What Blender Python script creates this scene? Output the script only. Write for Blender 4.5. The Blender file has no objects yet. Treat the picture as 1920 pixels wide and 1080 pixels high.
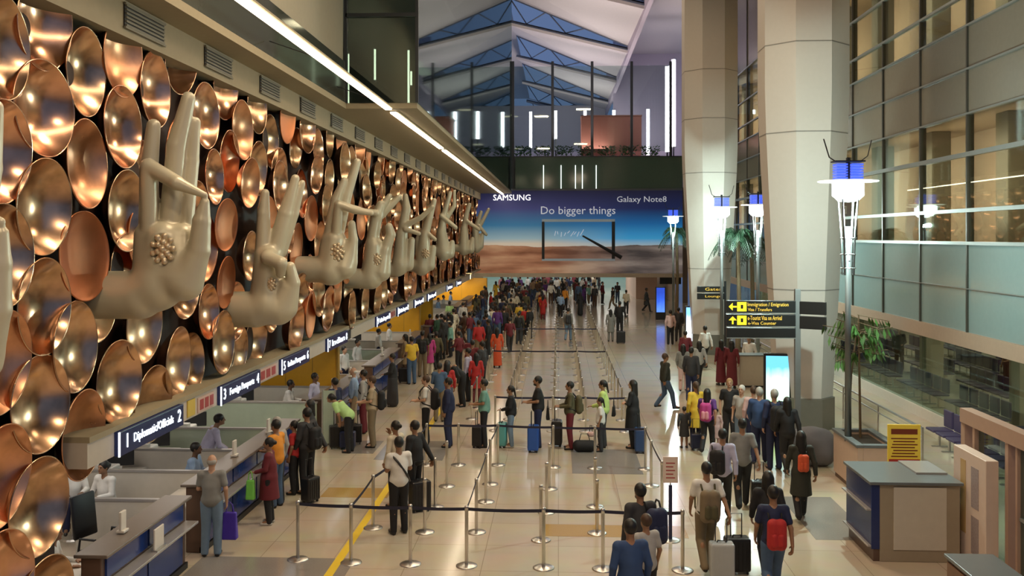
import bpy, bmesh, math, random
import numpy as np
from mathutils import Vector, Matrix, Euler
random.seed(7)
S = bpy.context.scene
COL = S.collection
PI = math.pi

# ------------------------------------------------------------------ camera, world, big lights, exposure
F, HZ, VPX, H = 1750.0, 442.0, 1047.0, 5.4
TH = math.atan((VPX - 960) / F)
CT, ST = math.cos(TH), math.sin(TH)
cd = bpy.data.cameras.new('camera'); cam = bpy.data.objects.new('camera', cd); COL.objects.link(cam)
cam.location = (0, 0, H); cam.rotation_euler = (PI/2, 0, TH)
cd.sensor_width = 36; cd.lens = F/1920*36; cd.shift_y = -(540-HZ)/1920; cd.clip_end = 400; cd.clip_start = .1
S.camera = cam
S.view_settings.view_transform = 'Standard'; S.view_settings.look = 'None'
S.view_settings.gamma = 1; S.view_settings.use_curve_mapping = False
S.view_settings.exposure = -0.12
S.cycles.max_bounces = 7; S.cycles.diffuse_bounces = 3; S.cycles.glossy_bounces = 4
S.cycles.transparent_max_bounces = 10; S.cycles.transmission_bounces = 4
S.cycles.caustics_reflective = False; S.cycles.caustics_refractive = False
S.cycles.sample_clamp_indirect = 4.0; S.cycles.use_denoising = True
W = bpy.data.worlds.new('dusk'); S.world = W; W.use_nodes = True
W.node_tree.nodes['Background'].inputs[0].default_value = (.22, .34, .66, 1)
W.node_tree.nodes['Background'].inputs[1].default_value = .5

def area(name, loc, rot, sx, sy, power, color):
    l = bpy.data.lights.new(name, 'AREA'); l.shape = 'RECTANGLE'; l.size = sx; l.size_y = sy
    l.energy = power; l.color = color
    o = bpy.data.objects.new(name, l); COL.objects.link(o); o.location = loc; o.rotation_euler = rot
    return o
WARM = (1, .77, .52); NEUT = (1, .93, .84); COOL = (.86, .95, 1)
for y, z in ((4, 12), (18, 13.5), (32, 17), (46, 19.5)):
    for dx, dy in ((-2.0, -3), (2.8, 3)): area('ceiling_light', (dx, y+dy, z), (0, 0, 0), 1.6, 1.2, 490, WARM)
for y in (14, 22, 30, 40, 50, 62):
    area('counter_light', (-8.2, y, 3.0), (0, 0, 0), 2.2, 5, 75, NEUT)
area('hall_end_light', (1, 88, 3.3), (0, 0, 0), 16, 10, 600, COOL)
for y in (60, 72, 84, 98):  # unseen upward panels added to brighten the underside of the roof
    area('roof_fill', (1.5, y, 13.2), (PI, 0, 0), 6, 3, 620, (1, .88, .88))
for y in (26, 44, 62):
    area('upper_room_fill', (11.2, y, 6.9), (0, -PI/2, 0), 2.6, 16, 1100, (1, .80, .60))  # unseen panels behind the glass, added to light the back wall evenly
    area('upper_room_fill', (11.2, y, 13), (0, -PI/2, 0), 3, 16, 1000, (1, .78, .55))
    area('gate_room_light', (15, y, 4.5), (0, 0, 0), 6, 14, 420, (1, .86, .62))
area('lounge_end_fill', (2, 104, 12), (PI/2, 0, PI), 12, 3, 260, (1, .95, .98))  # added light without a fitting, brightens the dark far end of the terrace
area('amber_wall_light', (-7.2, 66.5, 2.6), (PI/2*.8, 0, 0), 2.5, .6, 160, (1, .85, .5))
area('lounge_light', (-6.5, 34, 12.5), (0, 0, 0), 2, 14, 320, (.9, .95, .8))

# ------------------------------------------------------------------ pixel helpers
def ray(px, py):
    xc = (px-960)/F; zc = (HZ-py)/F
    return Vector((xc*CT - ST, xc*ST + CT, zc))
def atZ(px, py, z=0.):
    r = ray(px, py); t = (z-H)/r.z
    return Vector((r.x*t, r.y*t, z))
def atY(px, py, Y):
    r = ray(px, py); t = Y/r.y
    return Vector((r.x*t, Y, H+r.z*t))
def atX(px, py, X):
    r = ray(px, py); t = X/r.x
    return Vector((X, r.y*t, H+r.z*t))

# ------------------------------------------------------------------ materials
MATS = {}
def mat(name, col, rough=.5, metal=0., emit=0., ecol=None, noise=.06, scale=8., spec=.5, bump=0.):
    if name in MATS: return MATS[name]
    m = bpy.data.materials.new(name); m.use_nodes = True; MATS[name] = m
    nt = m.node_tree; b = nt.nodes['Principled BSDF']
    b.inputs['Roughness'].default_value = rough; b.inputs['Metallic'].default_value = metal
    b.inputs['Specular IOR Level'].default_value = spec
    tc = nt.nodes.new('ShaderNodeTexCoord'); nz = nt.nodes.new('ShaderNodeTexNoise'); nz.inputs['Scale'].default_value = scale
    nt.links.new(tc.outputs['Object'], nz.inputs['Vector'])
    rp = nt.nodes.new('ShaderNodeMix'); rp.data_type = 'RGBA'
    rp.inputs[6].default_value = tuple(c*(1-noise) for c in col) + (1,)
    rp.inputs[7].default_value = tuple(min(1, c*(1+noise)) for c in col) + (1,)
    nt.links.new(nz.outputs['Fac'], rp.inputs[0]); nt.links.new(rp.outputs[2], b.inputs['Base Color'])
    if bump:
        bp = nt.nodes.new('ShaderNodeBump'); bp.inputs['Strength'].default_value = bump
        nt.links.new(nz.outputs['Fac'], bp.inputs['Height']); nt.links.new(bp.outputs[0], b.inputs['Normal'])
    if emit:
        b.inputs['Emission Color'].default_value = (ecol or col) + (1,)
        b.inputs['Emission Strength'].default_value = emit
    return m

def glass_mat(name, tint, gloss=.12, rough=.02, power=1.0):
    if name in MATS: return MATS[name]
    m = bpy.data.materials.new(name); m.use_nodes = True; MATS[name] = m
    nt = m.node_tree; nt.nodes.clear()
    out = nt.nodes.new('ShaderNodeOutputMaterial'); mx = nt.nodes.new('ShaderNodeMixShader')
    t = nt.nodes.new('ShaderNodeBsdfTransparent'); t.inputs[0].default_value = tint + (1,)
    g = nt.nodes.new('ShaderNodeBsdfGlossy'); g.inputs['Roughness'].default_value = rough; g.inputs[0].default_value = (.85, .95, .92, 1)
    lw = nt.nodes.new('ShaderNodeLayerWeight'); lw.inputs[0].default_value = .35
    mr = nt.nodes.new('ShaderNodeMapRange'); mr.inputs[3].default_value = gloss; mr.inputs[4].default_value = min(1, gloss+.55*power)
    nt.links.new(lw.outputs['Fresnel'], mr.inputs[0]); nt.links.new(mr.outputs[0], mx.inputs[0])
    nt.links.new(t.outputs[0], mx.inputs[1]); nt.links.new(g.outputs[0], mx.inputs[2]); nt.links.new(mx.outputs[0], out.inputs[0])
    return m

def floor_mat():
    m = bpy.data.materials.new('polished_tile'); m.use_nodes = True
    nt = m.node_tree; b = nt.nodes['Principled BSDF']; L = nt.links
    tc = nt.nodes.new('ShaderNodeTexCoord'); br = nt.nodes.new('ShaderNodeTexBrick')
    br.offset = 0; br.inputs['Scale'].default_value = 1; br.inputs['Brick Width'].default_value = 1.25; br.inputs['Row Height'].default_value = 1.25
    br.inputs['Mortar Size'].default_value = .006; br.inputs['Color1'].default_value = (.60, .51, .39, 1); br.inputs['Color2'].default_value = (.57, .485, .37, 1)
    br.inputs['Mortar'].default_value = (.36, .29, .21, 1)
    L.new(tc.outputs['Object'], br.inputs['Vector'])
    nz = nt.nodes.new('ShaderNodeTexNoise'); nz.inputs['Scale'].default_value = 1.3; nz.inputs['Detail'].default_value = 6
    L.new(tc.outputs['Object'], nz.inputs['Vector'])
    mx = nt.nodes.new('ShaderNodeMix'); mx.data_type = 'RGBA'; mx.blend_type = 'MULTIPLY'; mx.inputs[0].default_value = .25
    L.new(br.outputs['Color'], mx.inputs[6]); L.new(nz.outputs['Color'], mx.inputs[7])
    L.new(mx.outputs[2], b.inputs['Base Color'])
    b.inputs['Roughness'].default_value = .13; b.inputs['Specular IOR Level'].default_value = .62
    return m

def copper_mat(name, base, rough, dark=.55):
    m = bpy.data.materials.new(name); m.use_nodes = True; MATS[name] = m
    nt = m.node_tree; b = nt.nodes['Principled BSDF']; L = nt.links
    tc = nt.nodes.new('ShaderNodeTexCoord'); oi = nt.nodes.new('ShaderNodeObjectInfo')
    ad = nt.nodes.new('ShaderNodeVectorMath'); ad.operation = 'ADD'; L.new(tc.outputs['Object'], ad.inputs[0])
    cx = nt.nodes.new('ShaderNodeCombineXYZ'); ml = nt.nodes.new('ShaderNodeMath'); ml.operation = 'MULTIPLY'; ml.inputs[1].default_value = 37
    L.new(oi.outputs['Random'], ml.inputs[0]); L.new(ml.outputs[0], cx.inputs[1]); L.new(cx.outputs[0], ad.inputs[1])
    nz = nt.nodes.new('ShaderNodeTexNoise'); nz.inputs['Scale'].default_value = 2.2; nz.inputs['Detail'].default_value = 7; L.new(ad.outputs[0], nz.inputs['Vector'])
    rp = nt.nodes.new('ShaderNodeValToRGB'); e = rp.color_ramp.elements
    e[0].position = .35; e[0].color = tuple(c*dark for c in base) + (1,); e[1].position = .62; e[1].color = base + (1,)
    L.new(nz.outputs['Fac'], rp.inputs[0]); L.new(rp.outputs[0], b.inputs['Base Color'])
    mr = nt.nodes.new('ShaderNodeMapRange'); mr.inputs[3].default_value = rough*.7; mr.inputs[4].default_value = rough*1.4
    L.new(nz.outputs['Fac'], mr.inputs[0]); L.new(mr.outputs[0], b.inputs['Roughness'])
    b.inputs['Metallic'].default_value = 1
    return m

M_STEEL = mat('brushed_steel', (.62, .60, .57), .28, 1)
M_DARKMET = mat('dark_metal', (.05, .055, .06), .4, .6)
M_CREAM = mat('cream_plaster', (.62, .54, .42), .75)
M_WHITE = mat('white_laminate', (.68, .64, .58), .5)
M_BLACK = mat('black_plastic', (.015, .015, .017), .45)
M_NAVY = mat('navy_panel', (.015, .03, .13), .25)
M_SLATE = mat('slate_top', (.14, .16, .17), .3)
M_BELT = mat('navy_belt', (.02, .02, .045), .7)

# ------------------------------------------------------------------ mesh helpers
class MB:
    def __init__(s): s.v = []; s.f = []; s.m = []; s.cur = 0
    def add(s, vs, fs):
        n = len(s.v); s.v += [tuple(v) for v in vs]; s.f += [tuple(i+n for i in f) for f in fs]; s.m += [s.cur]*len(fs)
    def box(s, x0, x1, y0, y1, z0, z1, M=None):
        vs = [Vector((x, y, z)) for x in (x0, x1) for y in (y0, y1) for z in (z0, z1)]
        if M: vs = [M @ v for v in vs]
        s.add(vs, [(0,1,3,2), (4,6,7,5), (0,4,5,1), (2,3,7,6), (0,2,6,4), (1,5,7,3)]); return s
    def rbox(s, x0, x1, y0, y1, z0, z1, b=.01, M=None, seg=2):
        bm = bmesh.new(); bmesh.ops.create_cube(bm, size=1)
        for v in bm.verts: v.co = Vector(((x0+x1)/2+v.co.x*(x1-x0), (y0+y1)/2+v.co.y*(y1-y0), (z0+z1)/2+v.co.z*(z1-z0)))
        bmesh.ops.bevel(bm, geom=bm.edges[:], offset=b, segments=seg, affect='EDGES', profile=.5)
        bm.verts.index_update()
        s.add([(M @ v.co) if M else v.co.copy() for v in bm.verts], [[v.index for v in f.verts] for f in bm.faces]); bm.free(); return s
    def tube(s, pts, r, n=10, caps=True):
        pts = [Vector(p) for p in pts]; rs = r if isinstance(r, (list, tuple)) else [r]*len(pts)
        vs = []; fs = []; up0 = None
        for i, p in enumerate(pts):
            d = (pts[min(i+1, len(pts)-1)] - pts[max(i-1, 0)]).normalized()
            if up0 is None: up0 = Vector((0,0,1)) if abs(d.z) < .9 else Vector((1,0,0))
            a = d.cross(up0)
            if a.length < 1e-3: a = d.cross(Vector((0,1,0)))
            a.normalize(); b = d.cross(a).normalized(); up0 = -b if False else up0
            for k in range(n):
                t = 2*PI*k/n; vs.append(p + (a*math.cos(t) + b*math.sin(t))*rs[i])
        for i in range(len(pts)-1):
            for k in range(n):
                k2 = (k+1) % n; fs.append((i*n+k, i*n+k2, (i+1)*n+k2, (i+1)*n+k))
        if caps: fs.append(tuple(range(n))[::-1]); fs.append(tuple(range((len(pts)-1)*n, len(pts)*n)))
        s.add(vs, fs); return s
    def lathe(s, prof, n=32, M=None, ang=0.):
        vs = []; fs = []
        for (r, z) in prof:
            for k in range(n):
                t = 2*PI*k/n+ang; v = Vector((r*math.cos(t), r*math.sin(t), z)); vs.append(M @ v if M else v)
        for i in range(len(prof)-1):
            for k in range(n):
                k2 = (k+1) % n; fs.append((i*n+k, i*n+k2, (i+1)*n+k2, (i+1)*n+k))
        s.add(vs, fs); return s
    def quad(s, a, b, c, d): s.add([a, b, c, d], [(0,1,2,3)]); return s
    def build(s, name, m, parent=None, smooth=False, loc=None):
        me = bpy.data.meshes.new(name); me.from_pydata(s.v, [], s.f); me.update()
        ms = m if isinstance(m, (list, tuple)) else [m]
        for x in ms: me.materials.append(x)
        if len(ms) > 1: me.polygons.foreach_set('material_index', s.m)
        if smooth: me.polygons.foreach_set('use_smooth', [True]*len(me.polygons))
        o = bpy.data.objects.new(name, me); COL.objects.link(o)
        if parent: o.parent = parent
        if loc is not None: o.location = loc
        return o
def tag(o, label=None, cat=None, group=None, kind=None):
    if label: o['label'] = label
    if cat: o['category'] = cat
    if group: o['group'] = group
    if kind: o['kind'] = kind
    return o
def empty(name, loc=(0,0,0), rz=0.):
    o = bpy.data.objects.new(name, None); COL.objects.link(o); o.location = loc; o.rotation_euler = (0,0,rz); o.empty_display_size = .1; return o
def struct(name, mb, m, parent=None, smooth=False):
    o = mb.build(name, m, parent, smooth)
    if not parent: o['kind'] = 'structure'
    return o
_O = 'zeroth first second third fourth fifth sixth seventh eighth ninth tenth eleventh twelfth thirteenth fourteenth fifteenth sixteenth seventeenth eighteenth nineteenth'.split()
_T = {2: 'twent', 3: 'thirt', 4: 'fort', 5: 'fift', 6: 'sixt', 7: 'sevent'}
def nth(n):
    if n < 20: return _O[n]
    return _T[n//10]+('ieth' if n % 10 == 0 else 'y-'+_O[n % 10])
def copy_tree(o, parent=None):
    c = o.copy(); COL.objects.link(c)
    if parent: c.parent = parent
    for ch in list(o.children): copy_tree(ch, c)
    return c
def text(body, m, parent, loc, rot, width, name='lettering', h=None, depth=.01, align='CENTER'):
    cu = bpy.data.curves.new(name, 'FONT'); cu.body = body; cu.extrude = depth; cu.align_x = align; cu.align_y = 'CENTER'
    cu.size = 1; cu.resolution_u = 2; cu.materials.append(m)
    o = bpy.data.objects.new(name, cu); COL.objects.link(o)
    bpy.context.view_layer.update()
    w = max(o.dimensions.x, .01); hh = max(o.dimensions.y, .01)
    sx = width/w; sy = (h/hh) if h else sx
    if len(body) == 1 and h: sx = sy
    me = bpy.data.meshes.new_from_object(o.evaluated_get(bpy.context.evaluated_depsgraph_get()))
    bpy.data.objects.remove(o); bpy.data.curves.remove(cu); o = bpy.data.objects.new(name, me); COL.objects.link(o)
    o.scale = (sx, sy, 1); o.location = loc; o.rotation_euler = rot; o.parent = parent
    return o

# ------------------------------------------------------------------ implicit surface toolkit
def smin(a, b, k):
    h = np.clip(.5 + .5*(b-a)/k, 0, 1)
    return b*(1-h) + a*h - k*h*(1-h)
class Field:
    """union of tapered capsules and ellipsoids, extracted as one closed surface"""
    def __init__(s): s.p = []
    def cone(s, a, ra, b, rb, k=.02, g=0, sub=False): s.p.append(('c', np.array(a, float), ra, np.array(b, float), rb, k, g, sub)); return s
    def ell(s, c, r, k=.02, g=0, sub=False, rot=None): s.p.append(('e', np.array(c, float), np.array(r, float), rot, None, k, g, sub)); return s
    def bnd(s, p):
        if p[0] == 'c': return np.minimum(p[1]-p[2], p[3]-p[4]), np.maximum(p[1]+p[2], p[3]+p[4])
        r = np.full(3, p[2].max()) if p[3] is not None else p[2]
        return p[1]-r, p[1]+r
    def mesh(s, h, cutz=None):
        lo = np.min([s.bnd(p)[0] for p in s.p if not p[7]], axis=0) - 3*h; hi = np.max([s.bnd(p)[1] for p in s.p if not p[7]], axis=0) + 3*h
        n = np.ceil((hi-lo)/h).astype(int)+1
        ax = [lo[i]+h*np.arange(n[i]) for i in range(3)]
        Fd = np.full(n, .5, np.float32); G = np.zeros(n, np.uint8); D = np.full(n, .5, np.float32)
        for p in s.p:
            b0, b1 = s.bnd(p); m = p[5]*1.5+2.5*h
            i0 = np.clip(np.floor((b0-m-lo)/h).astype(int), 0, n); i1 = np.clip(np.ceil((b1+m-lo)/h).astype(int)+1, 0, n)
            if (i1 <= i0).any(): continue
            sl = tuple(slice(i0[i], i1[i]) for i in range(3))
            X = ax[0][sl[0]][:, None, None]; Y = ax[1][sl[1]][None, :, None]; Z = ax[2][sl[2]][None, None, :]
            if p[0] == 'c':
                a, ra, b, rb = p[1:5]; ba = b-a; L = max(ba.dot(ba), 1e-9)
                t = np.clip(((X-a[0])*ba[0]+(Y-a[1])*ba[1]+(Z-a[2])*ba[2])/L, 0, 1)
                d = np.sqrt((X-a[0]-t*ba[0])**2+(Y-a[1]-t*ba[1])**2+(Z-a[2]-t*ba[2])**2) - (ra+(rb-ra)*t)
            else:
                c, r, R = p[1], p[2], p[3]
                x, y, z = X-c[0], Y-c[1], Z-c[2]
                if R is not None:
                    R = np.array(R); x, y, z = (R[0,0]*x+R[1,0]*y+R[2,0]*z, R[0,1]*x+R[1,1]*y+R[2,1]*z, R[0,2]*x+R[1,2]*y+R[2,2]*z)
                k0 = np.sqrt((x/r[0])**2+(y/r[1])**2+(z/r[2])**2); k1 = np.sqrt((x/r[0]**2)**2+(y/r[1]**2)**2+(z/r[2]**2)**2)
                d = k0*(k0-1)/np.maximum(k1, 1e-6)
            d = d.astype(np.float32)
            if p[7]: Fd[sl] = np.maximum(Fd[sl], -d); continue
            mk = d < D[sl]; G[sl] = np.where(mk, p[6], G[sl]); D[sl] = np.minimum(D[sl], d)
            Fd[sl] = smin(Fd[sl], d, p[5])
        if cutz is not None: Fd = np.maximum(Fd, (cutz-ax[2])[None, None, :].astype(np.float32))
        sg = Fd < 0
        c8 = [(i, j, k) for i in (0,1) for j in (0,1) for k in (0,1)]
        def cs(A, o): return A[o[0]:A.shape[0]-1+o[0], o[1]:A.shape[1]-1+o[1], o[2]:A.shape[2]-1+o[2]]
        cnt = sum(cs(sg, o).astype(np.uint8) for o in c8); act = (cnt > 0) & (cnt < 8)
        idx = np.full(act.shape, -1, np.int64); nz = np.argwhere(act); idx[act] = np.arange(len(nz))
        acc = np.zeros((len(nz), 3)); w = np.zeros(len(nz))
        vals = {o: Fd[nz[:,0]+o[0], nz[:,1]+o[1], nz[:,2]+o[2]] for o in c8}
        for o in c8:
            for a in range(3):
                if o[a] == 0:
                    q = list(o); q[a] = 1; q = tuple(q); va, vb = vals[o], vals[q]; cr = (va < 0) != (vb < 0)
                    t = np.where(cr, va/np.where(cr, va-vb, 1), 0)
                    P = np.array(o, float)[None, :].repeat(len(nz), 0); P[:, a] += t
                    acc += P*cr[:, None]; w += cr
        V = lo + h*(nz + acc/w[:, None]); Fc = []
        for a in range(3):
            b, c = [(1,2), (2,0), (0,1)][a]
            s0 = [slice(1, -1)]*3; s0[a] = slice(0, -1); s1 = list(s0); s1[a] = slice(1, None)
            A0 = sg[tuple(s0)]; A1 = sg[tuple(s1)]
            for flip in (False, True):
                e = np.argwhere((A0 & ~A1) if not flip else (~A0 & A1))
                if not len(e): continue
                e = e+1; e[:, a] -= 1
                def cell(db, dc):
                    q = e.copy(); q[:, b] -= db; q[:, c] -= dc; return idx[q[:,0], q[:,1], q[:,2]]
                Q = [cell(1,1), cell(0,1), cell(0,0), cell(1,0)]
                if flip: Q = Q[::-1]
                Fc.append(np.stack(Q, 1))
        Fc = np.concatenate(Fc); g = G[nz[:,0], nz[:,1], nz[:,2]]
        return V, Fc, g
def field_mesh(name, fld, h, mats, faceg=False, recolor=None, cutz=None):
    V, Fc, g = fld.mesh(h, cutz)
    me = bpy.data.meshes.new(name); me.vertices.add(len(V)); me.vertices.foreach_set('co', V.astype(np.float32).ravel())
    me.loops.add(Fc.size); me.loops.foreach_set('vertex_index', Fc.astype(np.int32).ravel())
    me.polygons.add(len(Fc)); me.polygons.foreach_set('loop_start', np.arange(0, Fc.size, 4, dtype=np.int32))
    me.polygons.foreach_set('use_smooth', np.ones(len(Fc), bool))
    for m in mats: me.materials.append(m)
    if faceg: me.polygons.foreach_set('material_index', g[Fc[:,0]].astype(np.int32))
    if recolor:
        cen = V[Fc].mean(1); mi = np.zeros(len(Fc), np.int32)
        for (pt, rad, ix) in recolor: mi[((cen-np.array(pt))**2/np.array(rad)**2).sum(1) < 1] = ix
        me.polygons.foreach_set('material_index', mi)
    me.update(calc_edges=True); me.validate()
    return me
# ------------------------------------------------------------------ floor and inlays
floor = MB().box(-12, 24, -16, 126, -.2, 0).build('floor', floor_mat()); floor['kind'] = 'structure'
M_GOLDIN = mat('gold_granite', (.42, .26, .08), .15, noise=.15, scale=40)
M_GREYIN = mat('grey_granite', (.25, .23, .21), .13, noise=.15, scale=40)
M_YEL = mat('yellow_line', (.80, .55, .02), .35)
def inlay(px0, py0, px1, py1, m):
    a = atZ(px0, py1); b = atZ(px1, py1); c = atZ(px0, py0)
    o = MB().box(a.x, b.x, a.y, c.y, 0, .003).build('floor_inlay', m); o['kind'] = 'structure'
inlay(600, 914, 727, 932, M_GOLDIN); inlay(1018, 983, 1290, 1005, M_GOLDIN)
inlay(330, 1042, 640, 1090, M_GREYIN); inlay(700, 826, 830, 862, M_GREYIN); inlay(1073, 842, 1206, 888, M_GREYIN)
inlay(1530, 932, 1640, 1012, M_GREYIN); inlay(640, 826, 700, 850, M_GREYIN)
inlay(1066, 640, 1092, 650, M_GREYIN)
MB().box(-3.72, -3.58, 13, 30, 0, .005).build('floor_line', M_YEL)['kind'] = 'structure'

# ------------------------------------------------------------------ left side: disc wall, bulkhead, soffit, lounge above
M_BACK = mat('dark_backing', (.035, .015, .008), .6)
M_SOFF = mat('soffit_paint', (.34, .28, .175), .7)
M_GREYW = mat('grey_wall', (.33, .31, .26), .7)
WX = -6.75
w = MB(); w.box(WX-.3, WX, 12.2, 75.6, 2.7, 8.9); w.box(WX-.3, WX, 4, 12.2, 0, 8.9); struct('wall_left', w, M_BACK)
w = MB().box(-7.1, -6.27, 12.2, 75.5, 2.62, 2.7); struct('trim_1', w, M_SOFF)
w = MB().box(-7.1, -6.3, 12.2, 70, 2.27, 2.62); struct('trim_2', w, mat('fascia_beige', (.55, .48, .40), .6))
w = MB().box(-7.1, -6.34, 4, 76, 8.32, 9.0); struct('wall_bulkhead', w, M_SOFF)
w = MB(); w.box(-7.1, -5.76, 4, 25.1, 8.85, 9.0); w.box(-7.1, -3.82, 25.1, 76, 8.85, 9.0); struct('ceiling_soffit', w, M_SOFF)
M_GRIL = mat('vent_grey', (.20, .18, .13), .6)
for k in range(20):
    y = 10.9+k*3.1; t = empty('air_vent', (-6.34, y, 8.62))
    tag(t, '%s slatted grey air vent from the left in the cream bulkhead above the discs' % nth(k+1), 'vent', 'air vents along the bulkhead')
    MB().box(0, .02, -.68, .68, -.17, .17).build('backing', M_BLACK, t)
    s = MB()
    for q in range(6): s.box(.02, .045, -.66, .66, -.155+q*.058, -.125+q*.058)
    s.box(.02, .05, -.7, .7, .16, .19); s.box(.02, .05, -.7, .7, -.19, -.16); s.build('slats', M_GRIL, t)
# glossy fascia of the near lounge, wall over it, lounge box front and long glass wall
M_DGLASS = glass_mat('lounge_glass', (.36, .40, .34), .10, .03, .9)
M_FASCIA = mat('glossy_fascia', (.10, .11, .09), .08, .3)
struct('trim_3', MB().box(-5.86, -5.76, 4, 25.0, 9.0, 10.1), M_FASCIA)
struct('wall_lounge_upper', MB().box(-5.95, -5.8, 4, 24.9, 10.1, 20), mat('warm_white', (.46, .41, .30), .6))
t = empty('window_lounge'); t['kind'] = 'structure'
MB().box(-5.76, -3.82, 25.08, 25.12, 9.0, 20).build('glass_pane', M_DGLASS, t)
MB().box(-3.84, -3.80, 25.1, 76, 9.0, 26).build('glass_pane', M_DGLASS, t)
m_ = MB(); m_.box(-5.8, -5.72, 25.0, 25.14, 9, 20); m_.box(-3.86, -3.78, 25.04, 25.12, 9, 20); m_.box(-5.76, -3.82, 25.0, 25.1, 11.32, 11.42)
m_.build('frame', M_DARKMET, t)
struct('wall_lounge_back', MB().box(-9.6, -9.4, 25, 76, 9, 26), M_GREYW)
struct('ceiling_lounge', MB().box(-9.4, -3.9, 25.4, 76, 13.4, 13.6), M_GREYW)
struct('wall_lounge_end', MB().box(-9.4, -3.9, 76, 76.2, 9, 26), M_GREYW)

# the linear light of the soffit
M_STRIP = mat('linear_light', (1, .93, .80), .4, emit=14, ecol=(1, .82, .60))
for (y0, y1) in ((6, 24.9), (25.6, 36.2), (37.0, 76)):
    t = empty('linear_light', (-4.56, y0, 8.85))
    tag(t, {6: 'nearest length of the long white linear light, hung before the dark glossy fascia', 25.6: 'middle length of the linear light set in the widened cream soffit', 37.0: 'farthest length of the linear light running to the billboard'}[y0], 'light', 'linear light over the copper wall')
    MB().box(-.08, .08, 0, y1-y0, -.07, -.03).build('diffuser', M_STRIP, t)
    MB().box(-.13, .13, 0, y1-y0, -.03, .0).build('housing', M_SOFF, t)
    if y0 == 6:
        hb = MB()
        for q in range(4): hb.tube([(-.0, 1+q*5.6, 0), (-1.15, 1+q*5.6, .4)], .012, 6)
        hb.build('bracket', M_DARKMET, t)
def tube_light(name, loc, h, r, lab, grp, e=13, col=(.96, .88, 1), hang=0.):
    t = empty(name, loc); tag(t, lab, 'light', grp)
    mb = MB().tube([(0,0,0), (0,0,h)], r, 10); mb.build('diffuser', mat('tube_glow_%d' % e, (1,1,1), .4, emit=e, ecol=col), t)
    c = MB().tube([(0,0,-.06), (0,0,0)], r*1.2, 10); c.tube([(0,0,h), (0,0,h+.06)], r*1.2, 10)
    if hang: c.tube([(0,0,h), (0,0,h+hang)], .01, 6)
    c.build('end_cap', M_STEEL, t)
    if loc[1] > 78: MB().tube([(0, 0, TZ+.15-loc[2]), (0, 0, -.06)], .06, 8).build('stand', M_DARKMET, t)
    return t
for (px, y0, y1, Y) in ((653, 205, 95, 27.2), (703, 150, 86, 27), (766, 202, 88, 27), (771, 160, 128, 29)):  # reflected light streaks of the lounge glass, shaped as thin glowing tubes
    a = atY(px, y0, Y); b = atY(px, y1, Y)
    tube_light('tube_light', (a.x, Y, max(a.z, 9.07)), b.z-max(a.z, 9.07)-.1, .03, 'thin vertical light streak reflected in the green lounge glass, shaped as a tube', 'reflected light streaks in the lounge glass', 8, (.95, 1, .92))

# ------------------------------------------------------------------ counter hall under the disc wall
M_BEIGE = mat('counter_wall', (.56, .47, .38), .6)
M_YELP = mat('amber_panel', (.66, .33, .015), .4)
struct('wall_counter_back', MB().box(-10.6, -10.4, 6, 76, 0, 3.4), M_BEIGE)
struct('ceiling_counter', MB().box(-10.4, -7.1, 10, 76, 3.3, 3.4), M_WHITE)
for (Y, x1, lab) in ((27.0, -6.46, 'nearest'), (43.2, -6.46, 'second'), (47.5, -6.46, ''), (69, -5.3, '')):
    t = empty('screen_wall', (0, Y, 0)); tag(t, 'tall amber yellow screen wall behind the counters, ' + {27.0: 'nearest one, under the third sign', 43.2: 'second from the front', 47.5: 'third from the front', 69: 'farthest, widest and brightest beside the billboard'}[Y], 'screen wall', 'amber screen walls between counters')
    MB().box(-10.4, x1, 0, .18, 0, 2.27).build('panel', M_YELP, t)
    g = MB()
    for q in range(1, 5): g.box(-10.4+q*.8, -10.38+q*.8, -.004, 0, 0, 2.27)
    g.box(x1-.02, x1+.03, -.02, .2, 0, 2.27)
    g.build('joint', mat('amber_dark', (.36, .2, .02), .5), t)

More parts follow.
